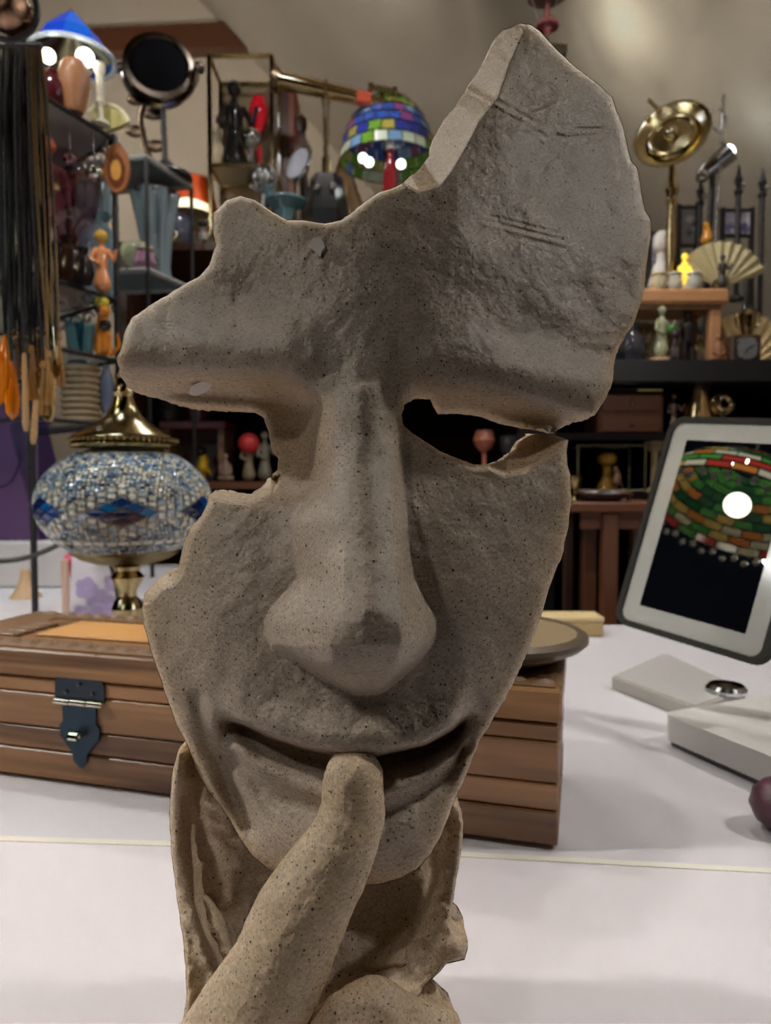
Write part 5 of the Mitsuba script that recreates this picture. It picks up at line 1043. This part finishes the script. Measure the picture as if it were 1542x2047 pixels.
k_, prof, G = stained('stained_glass_lamp', 'table lamp with a blue, green and purple stained glass dome right of the telescope', (q_[0], q_[1], zb_), 94 * tk2, 128 * tk2, 8, pal1, True, n=22)
for ci, ms in G.items():
    for m_ in ms: obj('glass_pane', m_, 'mat_gloss', PAL1[ci], k_, smooth=False, emitter={'type': 'area', 'radiance': {'type': 'rgb', 'value': [float(x) * .42 for x in PAL1[ci]]}}) if False else obj('glass_pane', m_, 'mat_gloss', PAL1[ci], k_, smooth=False)
obj('cap', lathe([(0, zof(196, tly)), (26 * tk2, zof(200, tly)), (8 * tk2, zof(190, tly)), (5 * tk2, zof(182, tly)), (0, zof(180, tly))], 20, (q_[0], q_[1], 0)), 'mat_oldmetal', (.2, .16, .1), k_)
obj('stem', lathe([(0, zT + .0006), (36 * tk2, zT + .0006), (34 * tk2, zT + .02), (10 * tk2, zT + .04), (8 * tk2, zof(250, tly)), (0, zof(250, tly))], 24, (q_[0], q_[1], 0)), 'mat_oldmetal', (.16, .11, .07), k_)
for u_, v_ in ((738, 308), (726, 300), (802, 312)): obj('bulb', ball(9 * tk2, at(u_, v_ + 16, tly - .05), 2), 'mat_satin', (.9, .9, .9), k_, emitter={'type': 'area', 'radiance': {'type': 'rgb', 'value': [6.0, 6.2, 5.8]}})
bo = thing('red_bottle', 'small red bottle with a white cap in front of the stained glass dome', 'bottle')
q_ = on(781, 2.49, zT); zq = lambda v: zof(v, 2.49) - zT
obj('glass', lathe([(0, .0006), (px(15, 2.49), .0006), (px(15, 2.49), zq(350)), (px(7, 2.49), zq(318)), (px(6.5, 2.49), zq(300)), (0, zq(300))], 18, q_), 'mat_gloss', lin(120, 26, 32), bo)
obj('cap', lathe([(0, zq(300)), (px(9, 2.49), zq(300)), (px(10, 2.49), zq(284)), (px(6, 2.49), zq(275)), (0, zq(274))], 18, q_), 'mat_gloss', lin(240, 240, 236), bo, label='white cap')
# ------------------------------------------------------------------ black cabinet at the right with its wares
KY0, KY1 = 1.80, 2.16
KX0, KX1 = 0.40, 1.10
ZB = zof(720, KY0); ZC = zof(866, KY0 + .03); ZD = zof(985, KY0 + .03)
kc = thing('black_cabinet', 'black open cabinet with crowded shelves behind the tablet at the right', 'cabinet')
obj('top_board', slab(KX0, KX1, KY0 - .01, KY1, ZB - px(42, 1.8), ZB), 'mat_satin', BLK, kc, smooth=False)
obj('side_panel', slab(KX0, KX0 + .03, KY0, KY1, 0, ZB - px(42, 1.8)), 'mat_satin', BLK, kc, smooth=False)
obj('side_panel', slab(KX1 - .03, KX1, KY0, KY1, 0, ZB - px(42, 1.8)), 'mat_satin', BLK, kc, smooth=False)
obj('back_panel', slab(KX0, KX1, KY1 - .02, KY1, 0, ZB - px(42, 1.8)), 'mat_matte', (0.008, 0.008, 0.011), kc, smooth=False)
for z_ in (ZC, ZD, 0.25): obj('shelf_board', slab(KX0 + .03, KX1 - .03, KY0 + .01, KY1 - .02, z_ - .018, z_), 'mat_matte', (0.012, 0.010, 0.010), kc, smooth=False)
# riser of orange wood on the top board
wr = thing('orange_bench', 'low bench of orange wood standing on the black cabinet', 'bench')
wy0, wy1 = 1.86, 2.06; zr0 = zof(607, wy0); zr1 = zof(578, wy0); wx0, wx1 = on(1180, wy0, zr1)[0], on(1462, wy0, zr1)[0]
obj('seat', box(wx1 - wx0, wy1 - wy0, zr1 - zr0 + .004, ((wx0 + wx1) / 2, (wy0 + wy1) / 2, zr0), .008), 'mat_orangewood', None, wr)
obj('apron', box(wx1 - wx0 - .04, .014, .012, ((wx0 + wx1) / 2, wy0 + .02, zr0 - .0118)), 'mat_chest_dark', None, wr, smooth=False)
for x in (wx0 + .03, wx1 - .03):
    for y in (wy0 + .03, wy1 - .03): obj('leg', box(.03, .03, zr0 - ZB - .0006, (x, y, ZB + .0006), .003), 'mat_orangewood', None, wr)
zw = zr1 + .0046
# fans
def fan(name, label, u, Y, Z, R, col, ribs=9, a0=0.25, a1=2.9, lift=0.0):
    k_ = thing(name, label, 'fan'); q_ = on(u, Y, Z) + [0, 0, .004 + lift]
    n = 22; aa = np.linspace(a0, a1, n)
    vv = []; 
    for i, a in enumerate(aa):
        w = 0.004 * (-1) ** i
        vv += [[.22 * R * math.cos(a), w * .3, .22 * R * math.sin(a)], [R * math.cos(a), w, R * math.sin(a)]]
    F_ = []
    for i in range(n - 1): F_ += [[2 * i, 2 * i + 2, 2 * i + 1], [2 * i + 1, 2 * i + 2, 2 * i + 3]]
    obj('leaf', M(np.array(vv) + q_, F_), 'mat_satin', col, k_, smooth=False)
    for i in range(ribs):
        a = a0 + (a1 - a0) * (i + .5) / ribs
        obj('rib', rod(q_ + [0, .006, 0], q_ + [.96 * R * math.cos(a), .006, .96 * R * math.sin(a)], .0022, 5), 'mat_satin', lin(150, 128, 90), k_)
    obj('pivot', rod(q_ + [0, -.006, 0], q_ + [0, .012, 0], .005), 'mat_metal', BRASS, k_)
    obj('stand', box(.05, .03, .006 + lift, (q_[0], q_[1] + .02, Z + .0006), .001), 'mat_satin', DARKB, k_)
    return k_
fan('cream_fan', 'open cream paper fan standing at the right end of the orange bench', 1442, 1.895, zw, px(92, 1.895), lin(196, 184, 142), lift=.002, a0=.35, a1=2.75)
fan('small_cream_fan', 'olive cream paper fan under the orange bench beside the sculpture', 1288, 2.0, ZB, px(94, 2.0), lin(168, 154, 116), a0=.5, a1=2.6)
fan('glowing_fan', 'warm cream fan at the right edge behind the clock', 1488, 1.96, ZB, px(108, 1.96), lin(240, 212, 156), a0=.35, a1=2.8)
# wares on the bench
bd = thing('brass_dish', 'large round brass dish with a domed middle on a brass column', 'dish')
dy = 1.93; dk_ = dy / FPX; q_ = at(1345, 272, dy); dn = np.array([-.52, -.80, .28]); dn /= np.linalg.norm(dn); Rd = trimesh.geometry.align_vectors([0, 0, 1], dn)
def dsh(m): m = m.copy(); m.apply_transform(Rd); m.apply_translation(q_); return m
obj('plate', dsh(lathe([(0, 4 * dk_), (40 * dk_, 2 * dk_), (46 * dk_, -4 * dk_), (66 * dk_, 8 * dk_), (72 * dk_, 8 * dk_), (70 * dk_, 4 * dk_), (46 * dk_, -8 * dk_), (0, -6 * dk_)], 48)), 'mat_metal', (0.50, 0.40, 0.22), bd)
obj('inner_ring', dsh(move(torus(41 * dk_, 4.5 * dk_, 40, 8), (0, 0, 3 * dk_))), 'mat_metal', (0.58, 0.46, 0.24), bd)
obj('dome', dsh(ball(15 * dk_, (0, 0, 6 * dk_), 3)), 'mat_metal', (0.60, 0.50, 0.30), bd)
for a in (0.6, 0.95, -.5): obj('boss', dsh(ball(6 * dk_, (66 * dk_ * math.cos(a), 66 * dk_ * math.sin(a), 8 * dk_), 2)), 'mat_metal', GOLD, bd)
obj('handle', dsh(rod((62 * dk_, 40 * dk_, 2 * dk_), (88 * dk_, 66 * dk_, 2 * dk_), 4 * dk_)), 'mat_metal', BRASS, bd)
dz = lambda v: zof(v, dy)
obj('column', lathe([(0, zw + .0006), (30 * dk_, zw + .0006), (28 * dk_, zw + .01), (8 * dk_, zw + .03), (10 * dk_, dz(470)), (7 * dk_, dz(420)), (11 * dk_, dz(398)), (8 * dk_, dz(392)), (14 * dk_, dz(376)), (7 * dk_, dz(362)), (6 * dk_, dz(320)), (0, dz(318))], 24, (q_[0] + 4 * dk_, q_[1] + .012, 0)), 'mat_metal', (0.55, 0.42, 0.22), bd)
obj('bracket', rod([q_[0] + 4 * dk_, q_[1] + .012, dz(325)], q_ + dn * -6 * dk_, 5 * dk_), 'mat_metal', BRASS, bd)
gd = thing('glass_disc_stand', 'clear glass disc on a thin silver stand right of the brass dish', 'ornament')
q_ = at(1438, 240, 1.965); gk = 1.965 / FPX
r_ = torus(22 * gk, 2.4 * gk, 32, 8); obj('ring', move(r_, q_, rx=math.pi / 2, rz=.5), 'mat_metal', SILV, gd)
obj('disc', move(lathe([(0, 0), (22 * gk, 0)], 28), q_, rx=math.pi / 2, rz=.5), 'mat_pane', None, gd)
obj('rod', rod(q_ + [10 * gk, .004, 50 * gk], [q_[0] - 4 * gk, q_[1] + .004, zw + .004], 2.6 * gk), 'mat_metal', (.4, .4, .42), gd)
obj('foot', lathe([(0, .0006), (13 * gk, .0006), (11 * gk, 5 * gk), (0, 7 * gk)], 18, (q_[0] - 4 * gk, q_[1] + .004, zw)), 'mat_metal', SILV, gd)
ds_ = thing('silver_spotlight', 'chrome desk spotlight shining white, on a black post at the right', 'spotlight')
q_ = at(1436, 322, 1.99); gk = 1.99 / FPX; ax = np.array([.62, -.35, .55]); ax /= np.linalg.norm(ax)
obj('head', along(q_ - ax * 34 * gk, q_ + ax * 26 * gk, [(0, 0), (14 * gk, 0), (18 * gk, .3), (22 * gk, 1), (20 * gk, 1), (12 * gk, .5)], 24), 'mat_metal', (.62, .66, .70), ds_)
eb = along(q_ + ax * 22 * gk, q_ + ax * 23 * gk, [(17 * gk, 1), (0, 1)], 20)
obj('lit_lens', ball(15 * gk, q_ + ax * 20 * gk, 2), 'mat_satin', (.9, .9, .9), ds_, emitter={'type': 'area', 'radiance': {'type': 'rgb', 'value': [12.0, 13.0, 13.6]}})
obj('post', rod(q_ - ax * 10 * gk, [q_[0] - 6 * gk, q_[1] + .04, zw + .004], 6 * gk), 'mat_satin', BLK, ds_)
obj('knuckle', ball(13 * gk, at(1405, 352, 1.985), 2), 'mat_metal', (.55, .58, .56), ds_)
obj('knuckle_arm', rod(at(1405, 352, 1.985), q_ - ax * 20 * gk, 4 * gk), 'mat_metal', (.4, .42, .42), ds_)
obj('foot', lathe([(0, .0006), (18 * gk, .0006), (16 * gk, 8 * gk), (0, 10 * gk)], 20, (q_[0] - 6 * gk, q_[1] + .04, zw)), 'mat_satin', BLK, ds_)
# framed pictures
def framed(u, vt, vb, w, Y, Z, label, cols, rz=0.0):
    k_ = thing('framed_tile', label, 'picture'); kk = Y / FPX; q_ = on(u, Y, Z); h = zof(vt, Y) - zof(vb, Y); zb_ = zof(vb, Y)
    w *= kk
    for x in (-w / 2, w / 2): obj('stile', slab(q_[0] + x - .006, q_[0] + x + .006, Y - .006, Y + .006, Z + .0006, zb_ + h + .012), 'mat_satin', BLK, k_, smooth=False)
    for z in (zb_ - .006, zb_ + h): obj('rail', slab(q_[0] - w / 2, q_[0] + w / 2, Y - .006, Y + .006, z, z + .008), 'mat_satin', BLK, k_, smooth=False)
    obj('tile', slab(q_[0] - w / 2 + .006, q_[0] + w / 2 - .006, Y - .003, Y + .003, zb_ + .002, zb_ + h), 'mat_gloss', cols[0], k_, smooth=False)
    rg = np.random.default_rng(u)
    for i in range(7):
        r = rg.uniform(.1, .22) * min(w, h); x, z = rg.uniform(-.32, .32) * w, zb_ + h * rg.uniform(.2, .8)
        obj('blue_motif', move(lathe([(0, 0), (r, 0), (r * .8, .0012), (0, .0015)], 12), (q_[0] + x, Y - .0032, z), rx=math.pi / 2), 'mat_gloss', cols[1 + i % 2], k_)
    return k_
framed(1470, 424, 470, 58, 2.03, zw, 'black framed tile with blue and white pattern at the upper right', [lin(186, 184, 204), lin(110, 108, 150), lin(222, 220, 232)])
framed(1318, 470, 535, 42, 2.03, zw, 'narrow blue and white tile in a black frame beside the sculpture', [lin(150, 148, 172), lin(96, 92, 130), lin(206, 204, 220)])
framed(1372, 418, 490, 36, 2.045, zw, 'dark slate tile in a black frame behind the brass column', [lin(104, 102, 106), lin(70, 70, 82), lin(140, 138, 146)])
for i, (u_, vt, h_) in enumerate(((1396, 352, 0), (1472, 330, 1), (1516, 336, 2))):
    Y_ = [2.035, 2.0, 1.97][i]
    k_ = thing('black_finial', ['black turned finial post left of the chrome spotlight', 'black finial post with a small shiny ball above the blue tile', 'dark finial post at the right edge above the cabinet'][i], 'finial')
    q_ = on(u_, Y_, zw if i < 2 else ZB); kk = Y_ / FPX; Hh = zof(vt, Y_) - q_[2]
    
    obj('post', lathe([(0, .0006), (16 * kk, .0006), (14 * kk, 6 * kk), (5 * kk, 12 * kk), (5 * kk, Hh - 60 * kk), (9 * kk, Hh - 52 * kk), (4 * kk, Hh - 44 * kk), (8 * kk, Hh - 28 * kk), (4 * kk, Hh - 18 * kk), (2 * kk, Hh), (0, Hh)], 16, q_), 'mat_satin', BLK, k_)
    obj('ball', ball(6 * kk, q_ + [6 * kk, -6 * kk, Hh - 40 * kk], 2), 'mat_metal', SILV, k_)
bs = thing('white_bust', 'white plaster bust between the brass column and the sculpture', 'bust')
q_ = on(1322, 1.99, zw); kk = 1.99 / FPX
obj('bust', blob([(q_ + [0, 0, 34 * kk], 26 * kk, q_ + [0, 0, 70 * kk], 18 * kk) if False else ((q_ + np.array([0, 0, 30 * kk]), 26 * kk), (q_ + np.array([0, 0, 60 * kk]), 18 * kk)), ((q_ + np.array([0, 0, 60 * kk]), 12 * kk), (q_ + np.array([0, 0, 92 * kk]), 10 * kk)), ((q_ + np.array([0, 0, 104 * kk]), 17 * kk), (q_ + np.array([0, 0, 120 * kk]), 16 * kk))], .006, 12), 'mat_satin', lin(196, 192, 188), bs, smooth=True)
obj('plinth', box(44 * kk, 40 * kk, 8 * kk, q_ + [0, 0, .0006], .002), 'mat_satin', lin(60, 58, 58), bs)
def glow_fig(u, Y, Z, H, label, col):
    p_ = on(u, Y, Z); k_ = thing('glowing_figurine', label, 'figurine')
    b_ = FIGS['seated'] if 'seated' in FIGS else None
    z0 = b_.vertices[:, 2].min(); sc = H / (b_.vertices[:, 2].max() - z0)
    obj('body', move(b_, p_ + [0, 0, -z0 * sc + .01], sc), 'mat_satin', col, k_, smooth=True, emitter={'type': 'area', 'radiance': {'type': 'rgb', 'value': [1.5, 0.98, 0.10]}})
    obj('foot', lathe([(0, .0006), (.3 * H, .0006), (.26 * H, .0098), (0, .0098)], 20, p_), 'mat_satin', lin(190, 180, 160), k_)
glow_fig(1368, 1.895, zw, px(66, 1.9), 'glowing yellow seated figurine on the orange bench before the brass column', lin(236, 190, 40))
figure('amber_figurine', 'amber orange figurine high beside the blue framed tile', 'figurine', 'bird', 1412, 1.95, zw + px(82, 2.0), px(60, 1.95), 'mat_gloss', lin(206, 142, 52), 0.4)
ak = thing('black_plant_stand', 'small black stand carrying the amber figurine', 'stand')
q_ = on(1412, 1.95, zw)
obj('top', lathe([(0, px(76, 2.0)), (.045, px(76, 2.0)), (.045, px(81, 2.0)), (0, px(81, 2.0))], 20, q_), 'mat_satin', BLK, ak)
for i in range(3):
    a = i * 2.094 + .5; obj('leg', rod(q_ + [.04 * math.cos(a), .04 * math.sin(a), .003], q_ + [.03 * math.cos(a), .03 * math.sin(a), px(78, 2.0)], .0035), 'mat_satin', BLK, ak)
figure('bronze_figurine', 'small dark bronze figurine in front of the cream fan on the bench', 'figurine', 'lady', 1444, 1.87, zw, px(66, 1.87), 'mat_satin', lin(56, 52, 46), 0.2)
for i, (u_, c_) in enumerate(((1318, (196, 184, 150)), (1348, (206, 200, 184)), (1386, (190, 188, 180)))):
    turned('small_white_pot', ['cream pot on the bench next to the sculpture', 'white pot in the middle of the row on the bench', 'grey white pot at the right of the row on the bench'][i], 'pot', u_, 1.885, zw, px(32, 1.885), [(0, 0), (.4, 0), (.5, .3), (.42, .8), (.5, .9), (.46, 1), (0, .8)], 'mat_gloss', lin(*c_), group='small pots on the orange bench')
turned('dark_green_bottle', 'dark green bottle on the cabinet under the right end of the fan', 'bottle', 1492, 2.09, ZB, zof(536, 2.09) - ZB, [(0, 0), (.14, 0), (.15, .45), (.06, .62), (.05, .9), (.07, .93), (.06, 1), (0, 1)], 'mat_gloss', lin(56, 62, 58))
# on the cabinet's top board
gz = thing('glass_lady', 'pale green and white glass lady figurine on the black cabinet', 'figurine')
figure_body = FIGS['lady']; q_ = on(1322, 1.87, ZB); z0 = figure_body.vertices[:, 2].min(); Hs = px(104, 1.87); sc = Hs / (figure_body.vertices[:, 2].max() - z0)
obj('body', move(figure_body, q_ + [0, 0, -z0 * sc + px(12, 1.87)], sc, .4), 'mat_gloss', lin(168, 172, 140), gz, smooth=True)
obj('green_gem', ball(px(9, 1.87), q_ + [px(14, 1.87), -.02, px(66, 1.87)], 2), 'mat_gloss', lin(60, 120, 60), gz)
obj('plinth', lathe([(0, .0006), (px(26, 1.87), .0006), (px(24, 1.87), px(12, 1.87)), (0, px(12, 1.87))], 20, q_), 'mat_satin', lin(186, 150, 116), gz)
figure('black_rider', 'black figurine with raised arm in the middle of the cabinet top', 'figurine', 'knight', 1374, 1.90, ZB, px(116, 1.9), 'mat_satin', lin(28, 22, 24), 0.2)
figure('dark_animal_figurine', 'dark brown crouching animal figurine at the foot of the black rider', 'figurine', 'cat', 1350, 1.84, ZB, px(70, 1.84), 'mat_satin', lin(40, 26, 24), -0.5)
figure('silver_figurine', 'grey silver figurine right of the black rider', 'figurine', 'lady', 1420, 1.93, ZB, px(92, 1.93), 'mat_oldmetal', (.36, .34, .36), 0.1)
figure('brown_figurine', 'reddish brown seated figurine beside the small clock', 'figurine', 'seated', 1436, 1.84, ZB, px(56, 1.84), 'mat_satin', lin(140, 92, 62), 0.1)
for i, (u_, h_, c_) in enumerate(((1262, 84, (54, 54, 62)), (1236, 64, (30, 30, 36)))):
    turned('dark_vase', ['tall slate grey vase beside the edge of the sculpture', 'short black vase half hidden by the sculpture'][i], 'vase', u_, 1.90, ZB, px(h_, 1.9), [(0, 0), (.24, 0), (.34, .3), (.3, .6), (.14, .82), (.2, 1), (.14, 1), (0, .8)], 'mat_gloss', lin(*c_))
cl = thing('small_clock', 'small clock with a round grey face in a dark wooden block', 'clock')
q_ = on(1483, 1.84, ZB); kk = 1.84 / FPX
obj('block', box(58 * kk, .05, 52 * kk, q_ + [0, 0, .0006], .004), 'mat_satin', lin(62, 44, 34), cl)
obj('dial', move(lathe([(0, 0), (21 * kk, 0), (21 * kk, .004), (0, .0045)], 28), q_ + [0, -.025, 25 * kk], rx=math.pi / 2), 'mat_gloss', lin(112, 114, 118), cl)
obj('dial_ring', move(torus(21.5 * kk, 2.2 * kk, 30, 8), q_ + [0, -.027, 25 * kk], rx=math.pi / 2), 'mat_metal', (.4, .4, .4), cl)
for a, l in ((1.2, 14), (3.6, 10)): obj('hand', rod(q_ + [0, -.0305, 25 * kk], q_ + [l * kk * math.sin(a), -.0305, 25 * kk + l * kk * math.cos(a)], .0012, 5), 'mat_satin', BLK, cl)
gcx = thing('gold_cup_figure', 'gold cup shaped figurine on a stem behind the small clock', 'figurine')
q_ = on(1493, 1.885, ZB)
obj('cup', lathe([(0, .0006), (20 * kk, .0006), (18 * kk, 5 * kk), (5 * kk, 14 * kk), (5 * kk, 56 * kk), (10 * kk, 64 * kk), (14 * kk, 82 * kk), (17 * kk, 100 * kk), (9 * kk, 112 * kk), (0, 114 * kk)], 20, q_), 'mat_metal', (.48, .36, .2), gcx)
for s_ in (-1, 1): obj('handle', tube(curve([q_ + [s_ * 13 * kk, 0, 76 * kk], q_ + [s_ * 24 * kk, 0, 88 * kk], q_ + [s_ * 22 * kk, 0, 104 * kk], q_ + [s_ * 12 * kk, 0, 104 * kk]], 16), 2.2 * kk, 6), 'mat_metal', (.48, .36, .2), gcx)
# on the shelf below
dc = thing('drawer_chest', 'small dark red-brown drawer chest on the cabinet shelf', 'chest')
q_ = on(1252, 1.90, ZC); kk = 1.9 / FPX; dw, dh = 128 * kk, 80 * kk
obj('carcass', box(dw, .13, dh, q_ + [0, .03, .0006], .004), 'mat_redwood', None, dc)
for i in range(2):
    k2 = obj('drawer', box(dw - .016, .012, dh / 2 - .010, q_ + [0, -.035, .005 + i * dh / 2], .002), 'mat_redwood', None, dc)
    obj('knob', ball(.006, q_ + [0, -.044, dh / 4 + i * dh / 2], 2), 'mat_metal', BRASS, k2)
ss = thing('sword_letter_opener', 'slim steel and olive brass letter opener lying across the drawer chest', 'letter opener')
zt_ = ZC + dh + .0012
a_, b_ = on(1222, 1.86, zt_ + .006), on(1316, 1.86, zt_ + .006)
obj('blade', prism([a_ + [0, 0, -.004], a_ + [.07, 0, -.004], a_ + [.07, 0, .004], a_ + [0, 0, .003]], (0, .014, 0)), 'mat_metal', (.5, .52, .5), ss, smooth=False)
obj('grip', rod(a_ + [.07, .007, .001], [a_[0] + .135, a_[1] + .007, a_[2] + .001], .0062, 10), 'mat_metal', (.34, .31, .12), ss)
be = thing('brass_bell', 'polished brass hand bell on the cabinet shelf above the tablet', 'bell')
q_ = on(1396, 1.86, ZC); kk = 1.86 / FPX
obj('bell', lathe([(26 * kk, 24 * kk), (33 * kk, 24.6 * kk), (31 * kk, 34 * kk), (24 * kk, 52 * kk), (20 * kk, 84 * kk), (13 * kk, 98 * kk), (0, 102 * kk)], 32, q_), 'mat_metal', (.62, .42, .2), be)
obj('handle', lathe([(0, 100 * kk), (5 * kk, 100 * kk), (4 * kk, 108 * kk), (8 * kk, 116 * kk), (5 * kk, 124 * kk), (0, 126 * kk)], 16, q_), 'mat_metal', (.72, .66, .58), be)
obj('pedestal', lathe([(0, .0006), (34 * kk, .0006), (34 * kk, 24.3 * kk), (0, 24.3 * kk)], 24, q_), 'mat_satin', BLK, be)
co = thing('brass_horn_coil', 'coiled brass horn right of the hand bell', 'horn')
q_ = at(1446, 806, 1.85)
t_ = np.linspace(0, 4 * math.pi, 70); pts = np.array([q_ + [(9 + 13 * x / t_[-1]) * kk * math.cos(x), .02 * x / t_[-1] - .01, (9 + 13 * x / t_[-1]) * kk * math.sin(x)] for x in t_])
obj('coil', tube(pts, np.linspace(4.5, 6.5, 70) * kk, 9), 'mat_metal', (.55, .43, .22), co)
obj('stand', lathe([(0, .0006), (20 * kk, .0006), (18 * kk, 4 * kk), (4 * kk, 8 * kk), (4 * kk, q_[2] - ZC - 20 * kk), (0, q_[2] - ZC - 20 * kk)], 18, (q_[0], q_[1], ZC)), 'mat_metal', BRASS, co)
hn = thing('silver_horn', 'curved silver horn above the brass coil', 'horn')
hy = 1.95; pts = curve([at(1418, 792, hy), at(1422, 764, hy), at(1444, 746, hy), at(1466, 746, hy), at(1482, 766, hy)], 30)
obj('horn', tube(pts, np.linspace(3, 12, 30) * kk, 10), 'mat_metal', (.56, .54, .46), hn)
obj('prop', rod(pts[0], [pts[0][0], hy, ZC + .001], 3 * kk), 'mat_metal', SILV, hn)
figure('small_bronze_lady', 'small bronze figurine between the drawer chest and the hand bell', 'figurine', 'lady', 1346, 1.88, ZC, px(84, 1.88), 'mat_oldmetal', (.22, .16, .12), 0.2)
# lower shelf
bx = thing('brass_lantern_frame', 'dim brass framed glass lantern with a yellow ball inside, right of the eye', 'lantern')
q_ = on(1208, 1.90, ZD); kk = 1.9 / FPX; lw, lh, ld_ = 130 * kk, 92 * kk, .12
for sx in (-1, 1):
    for sy_ in (-1, 1): obj('edge', rod(q_ + [sx * lw / 2, sy_ * ld_ / 2, .001], q_ + [sx * lw / 2, sy_ * ld_ / 2, lh], .004, 8), 'mat_oldmetal', (.20, .18, .12), bx)
for z_ in (.005, lh): obj('frame', cat(*[rod(q_ + [a * lw / 2, b * ld_ / 2, z_], q_ + [c * lw / 2, d * ld_ / 2, z_], .004, 8) for a, b, c, d in ((-1, -1, 1, -1), (-1, 1, 1, 1), (-1, -1, -1, 1), (1, -1, 1, 1))]), 'mat_oldmetal', (.20, .18, .12), bx)
turned('yellow_ball', 'small mustard yellow ball on a tan foot inside the lantern', 'ball', 1213, 1.90, ZD, px(82, 1.9), [(0, 0), (.26, 0), (.2, .2), (.1, .4), (.1, .62), (.2, .7), (.24, .84), (.16, .96), (0, 1)], 'mat_gloss', lin(168, 128, 44))
figure('tan_figurine', 'dull tan figurine beside the yellow ball', 'figurine', 'bird', 1232, 1.86, ZD, px(52, 1.86), 'mat_satin', lin(120, 88, 64), 0.3)
turned('cream_shell_pot', 'cream shell shaped pot close to the tablet corner', 'pot', 1308, 1.87, ZD, px(112, 1.87), [(0, 0), (.2, 0), (.06, .1), (.06, .7), (.16, .78), (.2, .9), (.12, 1), (0, 1)], 'mat_gloss', lin(178, 160, 120))
# table in front of the cabinet
TY = 1.60; ztt = zof(1003, TY)
wt = thing('wooden_side_table', 'dark red-brown wooden side table behind the counter, left of the tablet', 'table')
tx0, tx1 = on(1132, TY, ztt)[0], on(1330, TY, ztt)[0]
obj('top', box(tx1 - tx0, .22, .022, ((tx0 + tx1) / 2, TY + .06, ztt - .022), .003), 'mat_redwood', None, wt)
obj('apron', slab(tx0 + .03, tx1 - .03, TY - .02, TY - .005, ztt - .06, ztt - .0225), 'mat_redwood', None, wt, smooth=False)
for u_ in (1212, 1318):
    for y in (TY - .02, TY + .14): obj('leg', box(.034, .034, ztt - .0225, (on(u_, TY, 1.0)[0], y, 0.0003), .004), 'mat_redwood', None, wt)
obj('leg', box(.022, .022, ztt - .0225, (on(1168, TY, 1.0)[0], TY + .14, 0.0003), .003), 'mat_darkwood', None, wt)
ty_ = thing('dark_tray', 'dark tray with a shiny rim on the side table', 'tray')
q_ = on(1208, TY + .03, ztt)
obj('tray', lathe([(0, .0006), (.05, .0006), (.062, .012), (.064, .020), (.060, .020), (.05, .006), (0, .005)], 36, q_), 'mat_gloss', lin(30, 18, 18), ty_)
obj('rim', move(torus(.063, .0028, 40, 8), q_ + [0, 0, .021]), 'mat_metal', SILV, ty_)
figure('tan_shell_figurine', 'small pinkish tan figurine on the side table next to the tray', 'figurine', 'seated', 1246, TY - .015, ztt, px(24, TY), 'mat_satin', lin(176, 140, 118), 0.2)
turned('brass_thimble_cup', 'small brass cup on the left end of the side table', 'cup', 1150, TY + .03, ztt, px(52, TY), [(0, 0), (.2, 0), (.08, .2), (.08, .4), (.22, .6), (.24, 1), (.2, 1), (0, .6)], 'mat_metal', (.36, .28, .12))

# ------------------------------------------------------------------ stained glass pendant lamp at the left, out of the frame; the tablet's screen mirrors it
pq = CAM; dd0 = at(1466, 1030, 1.0) - CAM; dd0 /= np.linalg.norm(dd0)
sc0 = TM[:3, 3]; tt = ((sc0 - CAM) @ nn) / (dd0 @ nn); hit = CAM + dd0 * tt
rf = dd0 - 2 * (dd0 @ nn) * nn
PCTR = hit + rf * 1.45
def pal2(i, j, rows, n, rg):
    t_ = i / rows
    return rg.choice(['g', 'd', 'g']) if t_ < .3 else rg.choice(['y', 'g', 'o', 'd']) if t_ < .6 else rg.choice(['y', 'o', 'r', 'w', 'g'])
PAL2 = {'g': (.10, .42, .06), 'd': (.02, .16, .03), 'y': (.85, .62, .12), 'o': (.9, .30, .05), 'r': (.7, .06, .03), 'w': (.9, .85, .6)}
PR = 0.25
k_, prof, G = stained('pendant_lamp', 'green, yellow and red stained glass pendant lamp, seen only as a reflection on the tablet', (PCTR[0], PCTR[1], PCTR[2]), PR, 0.17, 9, pal2, True, n=24, seed=3)
for ci, ms in G.items():
    for m_ in ms: obj('glass_pane', m_, 'mat_gloss', PAL2[ci], k_, smooth=False, emitter={'type': 'area', 'radiance': {'type': 'rgb', 'value': [float(x) * 5.0 for x in PAL2[ci]]}}) if False else None
for ci, ms in G.items():
    obj('glass_' + {'g': 'green', 'd': 'dark_green', 'y': 'yellow', 'o': 'orange', 'r': 'red', 'w': 'white'}[ci], cat(*ms), 'mat_gloss', PAL2[ci], k_, smooth=False, emitter={'type': 'area', 'radiance': {'type': 'rgb', 'value': [float(x) * 5.0 for x in PAL2[ci]]}})
obj('bulb', ball(.036, PCTR + [0.01, 0, .03], 3), 'mat_satin', (.9, .9, .9), k_, emitter={'type': 'area', 'radiance': {'type': 'rgb', 'value': [55.0, 50.0, 42.0]}})
obj('bead_fringe', cat(*[ball(.011, PCTR + [PR * .99 * math.cos(a), PR * .99 * math.sin(a), -.016 - .012 * (i % 2)], 1) for i, a in enumerate(np.linspace(0, 2 * math.pi, 49)[:-1])]), 'mat_gloss', (.75, .72, .6), k_)
zc_ = TOPZ if PCTR[0] < xtop else CAMZ + CC - SL * PCTR[0]
obj('chain', rod(PCTR + [0, 0, .165], [PCTR[0], PCTR[1], zc_], .006), 'mat_oldmetal', BRASS, k_)
